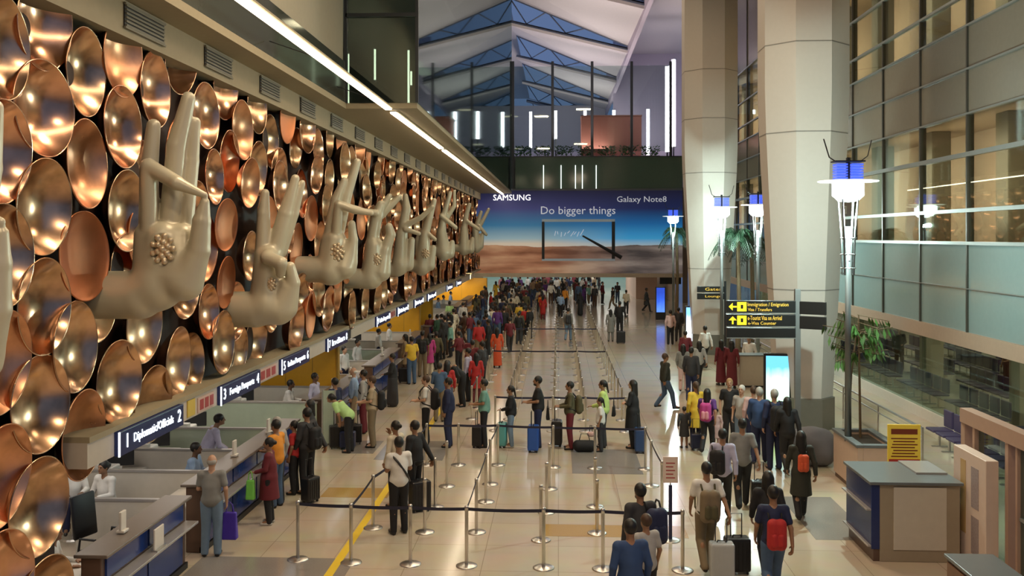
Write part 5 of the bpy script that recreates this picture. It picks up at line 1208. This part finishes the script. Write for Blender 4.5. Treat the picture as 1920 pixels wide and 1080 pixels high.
# ---- by the counters
P = person(397, 1042, 8, 'hold', 'tee', 'grey', 'trousers', 'lightdenim', 'bald', 'grey', 1.70, 'l', 'balding man in grey T-shirt and pale jeans standing at the second counter')
carrier(at_person(P, .29, .08, .72), .26, .46, .14, 'violet', 'violet blue shopping bag hanging beside the man in grey at the counter')
person(350, 864, -88, 'seat', 'shirt', 'skyblue', 'trousers', 'navy', 'short', 'black', 1.70, 'd', 'seated officer in light blue shirt and dark vest behind the second counter', xy=(-7.0, 17.5, .18)); stool(-7.0, 17.5, .18-.0, 'high stool under the officer in light blue')
person(385, 812, -60, 'lean', 'shirt', 'lilac', 'trousers', 'navy', 'short', 'black', 1.78, 'm', 'officer in lilac shirt reaching over the second counter towards the orange shirted traveller', xy=(-7.2, 18.75, 0))
person(132, 885, -150, 'seat', 'shirt', 'white', 'trousers', 'navy', 'short', 'black', 1.66, 'd', 'officer in white shirt seated behind the second partition, the one nearer the discs', xy=(-8.66, 16.25, .2)); stool(-8.66, 16.25, .2, 'high stool behind the second partition, nearer the discs')
person(170, 885, 160, 'seat', 'shirt', 'white', 'trousers', 'navy', 'bun', 'black', 1.66, 'm', 'officer in white with hair in a bun, seated beside her colleague behind the partition', xy=(-7.95, 16.1, .2)); stool(-7.95, 16.1, .2, 'high stool behind the second partition, under the officer with a bun')
person(130, 985, -75, 'seat', 'shirt', 'white', 'trousers', 'navy', 'tail', 'black', 1.62, 'm', 'officer in white shirt leaning on the desk at the nearest counter', xy=(-7.15, 12.75, .12)); stool(-7.15, 12.75, .12, 'high stool at the nearest counter')
P = person(505, 982, 95, 'hold', 'kurta', 'maroon', 'slim', 'black', 'bun', 'black', 1.60, 'm', 'woman in maroon tunic with a bright green bag, standing at the second counter', shoe='w')
carrier(at_person(P, -.16, .34, .93), .17, .36, .12, 'brightgreen', 'bright green carrier bag held by the woman in maroon')
person(492, 945, 70, 'phone', 'tee', 'orange', 'trousers', 'denim', 'short', 'black', 1.72, 'm', 'person in orange T-shirt leaning at the far end of the second counter', xy=(-5.62, 18.35, 0))
person(519, 945, 60, 'stand', 'shirt', 'lightgrey', 'trousers', 'charcoal', 'short', 'grey', 1.74, 'l', 'person in pale grey shirt behind the woman in maroon')
person(552, 926, 85, 'stand', 'tee', 'red', 'slim', 'black', 'short', 'black', 1.52, 'm', 'teenager in dark red T-shirt standing between two adults by the second counter')
P = person(576, 925, 60, 'pull', 'jacket', 'charcoal', 'trousers', 'black', 'short', 'black', 1.78, 'm', 'man in dark jacket with backpack waiting by the second counter')
backpack(P, 'black', 'black backpack on the man in the dark jacket by the counter')
suitcase(582, 942, 60, 'black', 'black cabin suitcase at the feet of the man in the dark jacket', .52, .34, .24)
person(478, 850, 100, 'stand', 'shirt', 'charcoal', 'trousers', 'black', 'long', 'black', 1.62, 'm', 'person with dark hair seen just over the head of the orange shirted traveller', xy=(-6.6+.9, 21.2, 0))
person(590, 700, -100, 'stand', 'shirt', 'lilac', 'trousers', 'navy', 'short', 'black', 1.68, 'd', 'officer in pale lilac shirt standing behind the third counter', head=True)
person(567, 722, -90, 'seat', 'shirt', 'white', 'trousers', 'navy', 'short', 'black', 1.68, 'd', 'officer in white seated behind the third counter beside the amber wall', xy=(-7.4, 25.2, .2)); stool(-7.4, 25.2, .2, 'high stool behind the third counter')
person(655, 848, 80, 'bend', 'tee', 'lime', 'slim', 'black', 'bun', 'black', 1.66, 'm', 'person in pale lime top bending over black suitcases at the third counter')
suitcase(633, 840, 20, 'black', 'black suitcase at the feet of the person in lime, left of them', .58, .42, .28)
suitcase(664, 832, 10, 'black', 'black suitcase at the feet of the person in lime, right of them', .50, .4, .26)
person(628, 832, 60, 'phone', 'shirt', 'navy', 'trousers', 'khaki', 'short', 'black', 1.70, 'm', 'person in navy shirt and khaki trousers at the glass end post of the third counter')
person(664, 805, 95, 'stand', 'shirt', 'skyblue', 'trousers', 'beige', 'bald', 'white', 1.72, 'l', 'white haired person in sky blue at the third counter')
P = person(682, 812, 90, 'stand', 'shirt', 'lightgrey', 'trousers', 'maroon', 'short', 'black', 1.72, 'm', 'person with a dark patterned backpack in front of the man in khaki')
backpack(P, 'charcoal', 'dark patterned backpack worn at the third counter', 'black')
P = person(698, 838, 95, 'phone', 'tee', 'beige', 'trousers', 'khaki', 'short', 'brown', 1.80, 'l', 'tall man in beige shirt and khaki trousers reading papers by the third counter')
backpack(P, 'black', 'black backpack on the tall man in khaki trousers')
suitcase(652, 842, 0, 'navy', 'navy suitcase between the two black ones at the third counter', .45, .38, .24)
person(736, 762, 95, 'hold', 'shirt', 'black', 'skirt', 'charcoal', 'short', 'black', 1.66, 'm', 'woman in black top and long grey skirt by the fourth counter')
P = person(772, 720, 30, 'hold', 'tee', 'yellow', 'trousers', 'denim', 'short', 'black', 1.72, 'm', 'man in bright yellow T-shirt and jeans by the fourth counter')
suitcase(758, 718, 0, 'black', 'dark suitcase beside the man in the yellow T-shirt', .55, .4, .25)
person(760, 706, 95, 'stand', 'kurta', 'tan', 'slim', 'brown', 'long', 'black', 1.62, 'm', 'woman in tan tunic left of the man in yellow')
P = person(792, 706, 10, 'stand', 'tee', 'darkolive', 'trousers', 'khaki', 'short', 'black', 1.74, 'm', 'man in dark olive T-shirt and backpack right of the man in yellow'); backpack(P, 'black', 'black backpack on the man beside the yellow shirted one')
person(805, 703, 20, 'stand', 'kurta', 'magenta', 'slim', 'cream', 'long', 'black', 1.60, 'm', 'woman in magenta tunic near the fourth counter')
P = person(799, 832, 92, 'phone', 'tee', 'white', 'trousers', 'black', 'short', 'brown', 1.76, 'l', 'man in white T-shirt with large black backpack near the yellow line'); backpack(P, 'black', 'large black backpack on the man in white near the yellow line', sc=1.15)
person(841, 838, 85, 'stand', 'jacket', 'navy', 'trousers', 'navy', 'short', 'black', 1.76, 'm', 'person in dark navy suit standing on the yellow line')
person(824, 790, 0, 'hold', 'shirt', 'denim', 'trousers', 'khaki', 'short', 'black', 1.70, 'm', 'person in grey blue shirt seen from behind above the navy suit')
person(838, 783, 10, 'stand', 'shirt', 'red', 'trousers', 'brown', 'long', 'black', 1.66, 'm', 'person in dark red top beside the one in grey blue')
person(866, 762, 120, 'bend', 'shirt', 'black', 'trousers', 'black', 'short', 'black', 1.72, 'm', 'person in black leaning forward in the cluster by the lane')
person(878, 752, 80, 'stand', 'shirt', 'lilac', 'trousers', 'black', 'short', 'black', 1.72, 'm', 'person in dusky lilac shirt in the cluster by the lane')
person(893, 755, 10, 'stand', 'kurta', 'red', 'slim', 'maroon', 'verylong', 'black', 1.60, 'm', 'woman in bright red tunic with dark hair in the cluster by the lane')
person(904, 735, 60, 'stand', 'jacket', 'charcoal', 'trousers', 'black', 'short', 'black', 1.74, 'm', 'person in charcoal jacket right behind the woman in red')
person(886, 728, 0, 'stand', 'shirt', 'maroon', 'trousers', 'charcoal', 'short', 'black', 1.70, 'm', 'person in maroon behind the person in lilac')
person(932, 690, 5, 'stand', 'robe', 'orangered', None, None, 'verylong', 'black', 1.64, 'm', 'woman in long orange red dress seen from behind')
person(916, 672, 80, 'stand', 'shirt', 'black', 'trousers', 'black', 'short', 'black', 1.72, 'd', 'person in black left of the woman in orange red')
P = person(748, 1000, 30, 'phone', 'tee', 'white', 'slim', 'black', 'short', 'black', 1.74, 'm', 'man in white T-shirt and black trousers with a black strap bag, in the first lane')
mb = MB().tube([(-.16, -.02, 1.45), (-.05, -.135, 1.30), (.10, -.14, 1.08), (.20, -.02, .93)], .022, 6).tube([(-.16, -.02, 1.45), (-.06, .14, 1.3), (.1, .15, 1.1), (.20, -.0, .93)], .018, 6); o = mb.build('shoulder_strap', M_BLACK, smooth=True); o.location = P[1]; o.rotation_euler = (0, 0, P[2]); o.scale = (P[3],)*3; tag(o, 'black strap worn across the back of the man in the white T-shirt', 'strap')
P = person(778, 952, 60, 'pull', 'jacket', 'black', 'slim', 'black', 'short', 'black', 1.72, 'm', 'man in black suit with white collar, right beside the white T-shirted man')
suitcase(787, 958, 30, 'black', 'black suitcase behind the man in the black suit', .6, .4, .26)
person(742, 950, 60, 'raise', 'shirt', 'cream', 'trousers', 'black', 'bun', 'black', 1.70, 'm', 'woman raising a hand to her face, mostly hidden behind the white T-shirted man')

# ---- the waiting queue, facing left
P = person(908, 838, 92, 'phone', 'tee', 'teal', 'slim', 'black', 'short', 'black', 1.72, 'm', 'man in pale teal shirt, leftmost person of the waiting queue')
suitcase(897, 838, 80, 'black', 'black suitcase by the man in the teal shirt', .55, .4, .26)
P = person(958, 838, 92, 'hold', 'jacket', 'black', 'slim', 'lightdenim', 'tail', 'black', 1.56, 'm', 'woman in black jacket and pale jeans, second in the waiting queue', shoe='w')
suitcase(941, 838, 85, 'turquoise', 'dark teal suitcase held by the woman in the black jacket', .62, .36, .24)
P = person(1009, 838, 92, 'phone', 'tee', 'black', 'slim', 'navy', 'short', 'black', 1.80, 'm', 'bearded man in black T-shirt looking at his phone in the queue')
f = Field(); hd_ = tf(joints('phone'))((0, .015, 1.625)); f.ell((hd_[0], hd_[1]+.045, hd_[2]-.085), (.056, .058, .045), .02); put('beard', field_mesh('beard', f, .011, [M_BLACK]), P[0], HR['black'])
t = empty('phone', at_person(P, .0, .40, 1.15), P[2]); tag(t, 'dark phone in the hands of the bearded man', 'phone'); MB().rbox(-.04, .04, -.005, .005, -.07, .07, .004).build('body', M_BLACK, t); MB().box(-.036, .036, -.0065, -.005, -.062, .062).build('display', mat('phone_display', (.5, .6, .7), .2, emit=.6), t)
carrier(at_person(P, .05, -.24, .98), .30, .32, .10, 'black', 'black shoulder bag hanging behind the bearded man', P[2])
suitcase(1000, 846, 88, 'blue', 'bright blue suitcase, centre of the waiting queue', .64, .44, .27)
P = person(1069, 842, 92, 'phone', 'shirt', 'olive', 'slim', 'maroon', 'short', 'black', 1.70, 'm', 'person in olive shirt and dark red trousers in the queue'); backpack(P, 'olive', 'olive backpack on the person in dark red trousers')
suitcase(1044, 836, 88, 'black', 'black suitcase in front of the person in olive', .66, .38, .27)
P = person(1131, 838, 80, 'hold', 'jacket', 'neon', 'slim', 'charcoal', 'tail', 'black', 1.70, 'm', 'woman in neon yellow green jacket in the queue')
person(1126, 846, 85, 'stand', 'tee', 'white', 'trousers', 'charcoal', 'tail', 'black', 1.34, 'm', 'child in white top standing in front of the woman in neon')
carrier(at_person(P, .12, -.26, 1.06), .26, .26, .10, 'black', 'black handbag at the hip of the woman in neon', P[2])
softbag(atZ(1096, 847)+Vector((0, 0, .17)), (.34, .12, .10), 'black', 'black holdall lying on the floor of the queue', 'holdall')
o = softbag(atZ(1108, 846)+Vector((0, 0, .44)), (.08, .05, .05), 'palepink', 'small pale pink soft toy on top of the black holdall', 'soft_toy')
P = person(1187, 840, 70, 'cross', 'dress', 'black', 'slim', 'black', 'long', 'black', 1.72, 'l', 'woman in long black top, rightmost of the waiting queue')
suitcase(1200, 848, 88, 'darkblue', 'dark blue suitcase behind the woman in black', .60, .40, .27)
# ---- middle distance inside and beside the lanes
P = person(1247, 768, -70, 'walk', 'jacket', 'darkolive', 'slim', 'denim', 'short', 'brown', 1.74, 'm', 'man in dark vest and jeans striding alone right of the lanes')
P = person(1065, 640, -10, 'walk', 'shirt', 'grey', 'trousers', 'lightdenim', 'short', 'black', 1.70, 'm', 'person in grey green walking alone in the middle of the far lanes'); backpack(P, 'charcoal', 'dark backpack on the lone walker in the far lanes', x=.05)
person(1145, 640, 0, 'stand', 'kurta', 'grey', 'slim', 'grey', 'long', 'black', 1.62, 'm', 'person in grey dress with long dark hair in the far right lane')
person(1162, 628, 0, 'pull', 'jacket', 'black', 'trousers', 'black', 'short', 'black', 1.82, 'm', 'tall person in black standing in the far right lane')
suitcase(1164, 644, 0, 'black', 'black suitcase standing in the far right lane', .62, .44, .28)
person(1212, 585, -90, 'walk', 'dress', 'charcoal', 'slim', 'black', 'short', 'black', 1.70, 'd', 'person in dark clothes in front of the pink stone block at the far end')
person(1257, 646, 0, 'stand', 'shirt', 'palepink', 'trousers', 'black', 'short', 'black', 1.70, 'l', 'person in pale top left of the white advertising screen')
person(1272, 640, 0, 'stand', 'jacket', 'charcoal', 'trousers', 'charcoal', 'short', 'black', 1.72, 'm', 'person in charcoal right beside the white advertising screen')
person(1285, 700, 0, 'stand', 'shirt', 'maroon', 'trousers', 'charcoal', 'short', 'black', 1.66, 'm', 'person in maroon in front of the white advertising screen')
person(1281, 735, -10, 'walk', 'jacket', 'grey', 'trousers', 'palepink', 'long', 'black', 1.64, 'm', 'person in pale grey top and pinkish trousers walking away')
P = person(1296, 755, -10, 'walk', 'jacket', 'charcoal', 'trousers', 'navy', 'short', 'black', 1.78, 'm', 'tall person in slate grey jacket walking away behind the yellow dress')
person(1311, 725, 10, 'walk', 'shirt', 'lightgrey', 'slim', 'black', 'long', 'black', 1.62, 'm', 'woman in light grey shawl with a black bag, right of the slate jacket')
person(1322, 692, 20, 'walk', 'shirt', 'white', 'slim', 'black', 'short', 'black', 1.74, 'm', 'man in white shirt and black trousers by the foot of the far column')
person(1352, 722, 20, 'stand', 'robe', 'maroon', None, None, 'long', 'black', 1.62, 'm', 'person in long maroon clothes at the information desk, left one')
person(1372, 728, -20, 'stand', 'robe', 'maroon', None, None, 'long', 'black', 1.68, 'm', 'person in long maroon clothes at the information desk, right one')
person(1407, 640, 150, 'stand', 'shirt', 'white', 'trousers', 'navy', 'short', 'black', 1.70, 'm', 'attendant in white shirt behind the small beige desk', xy=(7.05, 34.9, 0))
# ---- group on the right
person(1305, 836, 20, 'stand', 'kurta', 'yellow', 'slim', 'navy', 'tail', 'brown', 1.64, 'm', 'woman in yellow tunic beside the pink clothed family')
P = person(1326, 850, -20, 'walk', 'tee', 'purple', 'slim', 'black', 'verylong', 'black', 1.60, 'm', 'woman in purple top carrying a pink backpack'); backpack(P, 'magenta', 'pink backpack on the woman in purple', 'pink', sc=1.05)
person(1343, 842, 150, 'stand', 'dress', 'palepink', 'slim', 'palepink', 'bun', 'black', 1.02, 'l', 'small child in pale pink dress between the adults')
person(1283, 840, 10, 'stand', 'dress', 'charcoal', None, None, 'short', 'black', 1.05, 'm', 'small child in dark coat standing left of the woman in yellow')
suitcase(1306, 844, 0, 'navy', 'small blue grey suitcase at the feet of the woman in yellow', .42, .30, .2)
person(1368, 838, 170, 'hold', 'tee', 'black', 'trousers', 'charcoal', 'short', 'blond', 1.74, 'l', 'light haired man in black T-shirt facing the camera')
person(1391, 850, 150, 'stand', 'tee', 'lightgrey', 'trousers', 'lightdenim', 'short', 'white', 1.68, 'l', 'white haired person in pale checked shirt')
person(1413, 855, -5, 'stand', 'shirt', 'palepink', 'trousers', 'navy', 'short', 'brown', 1.70, 'l', 'person in pinkish checked shirt just behind the checked shirted one')
P = person(1424, 872, -20, 'walk', 'jacket', 'darkblue', 'trousers', 'navy', 'short', 'grey', 1.82, 'l', 'tall grey haired man in blue jacket before the advertising screen')
P = person(1452, 880, 10, 'stand', 'jacket', 'navy', 'trousers', 'navy', 'short', 'grey', 1.84, 'l', 'tall grey haired man in navy with a dark backpack before the advertising screen'); backpack(P, 'black', 'dark backpack on the tall grey haired man in navy', sc=1.2)
P = person(1476, 890, 5, 'walk', 'jacket', 'black', 'slim', 'black', 'long', 'black', 1.74, 'm', 'person in black hooded coat walking beneath the direction sign')
person(1392, 955, -5, 'walkpull', 'tee', 'grey', 'trousers', 'black', 'short', 'black', 1.78, 'm', 'man in plain grey T-shirt walking away pulling a case')
P = person(1355, 975, -10, 'walk', 'shirt', 'lilac', 'slim', 'black', 'short', 'black', 1.72, 'm', 'man in pale lilac shirt walking away with black backpack'); backpack(P, 'black', 'black backpack slung on the left shoulder of the man in lilac', x=-.10)
suitcase(1424, 950, 0, 'black', 'black cabin suitcase pulled beside the man in grey T-shirt', .52, .34, .24)
P = person(1502, 975, -3, 'walk', 'dress', 'darkolive', 'slim', 'black', 'verylong', 'black', 1.68, 'm', 'woman in dark olive dress with long black hair walking away on the right'); backpack(P, 'orangered', 'small orange backpack on the woman in dark olive', sc=.72, z=1.18)
P = person(1325, 1070, 5, 'walkpull', 'tee', 'white', 'trousers', 'khaki', 'short', 'black', 1.74, 'm', 'man in white T-shirt with a khaki sling bag pulling a grey suitcase'); backpack(P, 'khaki', 'khaki sling backpack on the man in white pulling a suitcase', 'olive', sc=1.1, z=1.12)
suitcase(1353, 1086, 0, 'silver', 'silver grey suitcase cut by the bottom edge', .58, .38, .24)
P = person(1440, 885, 0, 'walk', 'jacket', 'black', 'slim', 'black', 'long', 'black', 1.68, 'm', 'person in black walking just ahead of the red backpack', head=True)
P = person(1450, 912, 0, 'walk', 'tee', 'navy', 'trousers', 'denim', 'short', 'black', 1.74, 'm', 'man in dark T-shirt and jeans wearing the red backpack', head=True); backpack(P, 'red', 'bright red backpack in the right foreground', sc=.95, z=1.12)
suitcase(0, 0, 5, 'black', 'black suitcase beside the person in black ahead of the red backpack', .58, .40, .25, xy=(P[1].x-.28, P[1].y+1.3))
P = person(1182, 975, 15, 'stand', 'shirt', 'darkblue', 'trousers', 'black', 'short', 'black', 1.72, 'm', 'man in blue shirt cut by the bottom edge, near the end of the nearest row', head=True)
P = person(1193, 926, 20, 'stand', 'jacket', 'charcoal', 'trousers', 'denim', 'short', 'black', 1.76, 'm', 'bearded man with navy backpack standing behind the man in blue', xy=(1.20, 13.75, 0))
backpack(P, 'navy', 'navy backpack on the bearded man in the foreground', sc=1.1, x=.15, z=1.2)
f = Field(); hd_ = tf(joints('stand'))((0, .015, 1.625)); f.ell((hd_[0], hd_[1]+.045, hd_[2]-.085), (.056, .058, .045), .02); put('beard', field_mesh('beard', f, .011, [M_BLACK]), P[0], HR['black'])
person(1195, 975, 30, 'stand', 'tee', 'lightgrey', 'trousers', 'black', 'short', 'brown', 1.52, 'm', 'child in grey patterned shirt between the man in blue and the bearded man', xy=(1.22, 13.05, 0))

# ---- the crowd: each person one mesh, clothes by material
def crowd_mesh(pose, dress, hair):
    def mk():
        J = joints(pose); T = tf(J); f, J, T, hd = body_field(pose, False)
        g = Field(); g.p = [p for p in f.p]
        i = .014; hp = J['hip']
        g.ell((0, 0, hp+.04), (.175, .13, .13), .04, 2); g.cone(T((0, 0, 1.0)), .14, T((0, 0, 1.15)), .135, .04, 2); g.ell(T((0, 0, 1.265)), (.17, .12, .185), .04, 2)
        for s in ('R', 'L'):
            q = 1 if s == 'R' else -1; sh = T((q*.165, 0, 1.40)); el = T(J['el'+s]); wr = T(J['wr'+s]); g.cone(sh, .068, el, .05, .02, 2)
            g.cone((q*.085, 0, hp), .10, J['kn'+s], .075, .02, 3); g.cone(J['kn'+s], .075, J['an'+s], .058, .02, 3)
            if dress != 'tee': g.cone(el, .052, wr, .038, .02, 2)
        if dress == 'robe': g.cone((0, 0, hp), .17, (0, 0, .2), .20, .05, 2)
        if dress == 'kurta': g.cone((0, 0, hp), .165, (0, 0, .55), .19, .05, 2)
        hair_field(hair, hd, 1, g); g.ell((hd[0], hd[1]+.045, hd[2]-.04), (.068, .072, .085), .01, 0)
        return field_mesh('person', g, .021, [SK['m'], HR['black'], cm('grey'), cm('black'), M_SHOE], faceg=True)
    return get(('c', pose, dress, hair), mk)
CW = ['maroon', 'black', 'charcoal', 'white', 'red', 'navy', 'beige', 'yellow', 'purple', 'pink', 'olive', 'orange', 'lightgrey', 'denim', 'magenta', 'brown', 'skyblue', 'tan', 'teal', 'cream']
WT = [12, 17, 13, 8, 3, 8, 5, 2, 4, 2, 5, 2, 5, 5, .6, 7, 2, 4, 1, 5]
NMC = {'lightgrey': 'light grey', 'darkblue': 'dark blue', 'skyblue': 'sky blue', 'denim': 'slate'}
random.seed(77); taken = [p[0] for p in PEOPLE]
def crowd_person(x, y, face, where, grp, tcx=None, bcx=None, pose=None, dress=None, hair=None, h=None, extra=''):
    dress = dress or random.choices(('tee', 'shirt', 'kurta', 'robe'), (3, 7, 1.4, .5))[0]; pose = pose or random.choices(('stand', 'walk', 'hold', 'pull'), (4, 2, 3, 1))[0]
    if dress == 'robe': pose = 'stand'
    hair = hair or ('long' if dress in ('kurta', 'robe') else 'short'); tcx = tcx or random.choices(CW, WT)[0]; bcx = bcx or random.choice(('black', 'navy', 'charcoal', 'denim', 'khaki', 'brown'))
    o = bpy.data.objects.new('person', crowd_mesh(pose, dress, hair)); COL.objects.link(o); o.location = (x, y, 0); o.rotation_euler = (0, 0, math.radians(face)); h = h or random.uniform(1.56, 1.80); o.scale = (h/1.73,)*3
    for i, m in ((0, SK[random.choice('mmdl')]), (2, cm(tcx)), (3, cm(bcx))): o.material_slots[i].link = 'OBJECT'; o.material_slots[i].material = m
    gar = {'tee': 'T-shirt', 'shirt': 'shirt', 'kurta': 'tunic', 'robe': 'long dress'}[dress]
    do = {'stand': 'standing', 'walk': 'walking', 'hold': 'standing', 'pull': 'standing'}[pose]
    b_ = '' if dress == 'robe' else ' and %s trousers' % NMC.get(bcx, bcx)
    tag(o, 'person in %s %s%s, %s %s' % (NMC.get(tcx, tcx), gar, b_, do, where), 'person', grp); taken.append(Vector((x, y, 0))); return o
def fill(n, x0, x1, y0, y1, where, grp, face=(-180, 180), dmin=.55, cf=None):
    c = 0
    for _ in range(n*40):
        if c >= n: break
        x, y = random.uniform(x0, x1), random.uniform(y0, y1)
        if min((p.x-x)**2+(p.y-y)**2 for p in taken) < dmin**2: continue
        if y < 61.5 and min(abs(x-q) for q in (-2.55, -1.45, -.12, .73, 1.85)) < .32: continue
        crowd_person(x, y, random.uniform(*face), where, grp); c += 1
fill(16, -5.3, -2.9, 36, 47, 'by the middle counters', 'people by the middle counters', (0, 110))
fill(24, -5.2, -2.7, 47, 66, 'by the farthest counters', 'people by the farthest counters', (0, 110))
fill(10, -3.3, -1.7, 40, 64, 'along the dense far lane', 'people along the far lane', (-20, 30), .7)
fill(58, -5.5, 3.6, 66, 86, 'in the crowd under the billboard', 'crowd under the billboard', (-40, 40), .55)
fill(24, -5, 5, 86, 108, 'beyond the billboard', 'people beyond the billboard', (-180, 180), .9)
fill(7, -2.2, 1.8, 57, 66, 'at the far end of the lanes', 'people at the end of the lanes', (-30, 30), 1.0)
fill(4, 2.4, 5.4, 62, 76, 'right of the far lanes', 'people right of the far lanes', (-180, 180), 1.0)
for (px, py, tcx, bcx, dr, lab) in ((1018, 600, 'red', 'maroon', 'kurta', 0), (985, 630, 'yellow', 'brown', 'kurta', 0), (993, 636, 'black', 'black', 'shirt', 0), (958, 612, 'charcoal', 'black', 'shirt', 0), (945, 640, 'black', 'black', 'shirt', 0), (891, 640, 'navy', 'navy', 'shirt', 0), (868, 625, 'white', 'navy', 'shirt', 0), (843, 622, 'lime', 'lightgrey', 'shirt', 0), (820, 655, 'darkgreen', 'black', 'shirt', 0), (828, 652, 'black', 'charcoal', 'shirt', 0), (806, 655, 'maroon', 'black', 'shirt', 0)):
    p = atZ(px, py); crowd_person(p.x, p.y, random.uniform(-20, 60), 'left of the lanes' if px < 950 else 'in the far lanes', 'people in the middle distance', tcx, bcx, 'stand', dr)
random.seed(31)
for k, (x, y) in enumerate(((-7.3, 31.5), (-7.3, 33.6), (-7.3, 37.6), (-7.3, 40), (-7.3, 44.5), (-7.3, 46.6), (-7.3, 50.6), (-7.3, 53), (-7.3, 56.5), (-7.3, 59), (-7.3, 63))):
    crowd_person(x, y, -90+random.uniform(-30, 30), 'behind %s counter, %s desk' % (['fourth', 'fifth', 'sixth', 'seventh', 'eighth', 'ninth'][k//2], 'nearer' if k % 2 == 0 else 'farther'), 'officers behind the far counters', random.choice(('white', 'skyblue', 'white')), 'navy', 'stand', 'shirt', 'short', 1.62)
for k, (x, y) in enumerate(((14, 27), (15.5, 33), (13.6, 38), (16, 24))):
    crowd_person(x, y, 60+k*50, '%s beyond the lower glass wall' % ['second', 'third', 'farthest', 'first'][k], 'people beyond the glass wall')
for (px, py, rz, col, lab) in ((868, 655, 20, 'maroon', 'dark red suitcase lying on the floor by the middle counters'),):
    suitcase(px, py, rz, col, lab, .3, .7, .45, False)
print('PEOPLE', len(taken), 'objects', len(bpy.data.objects))
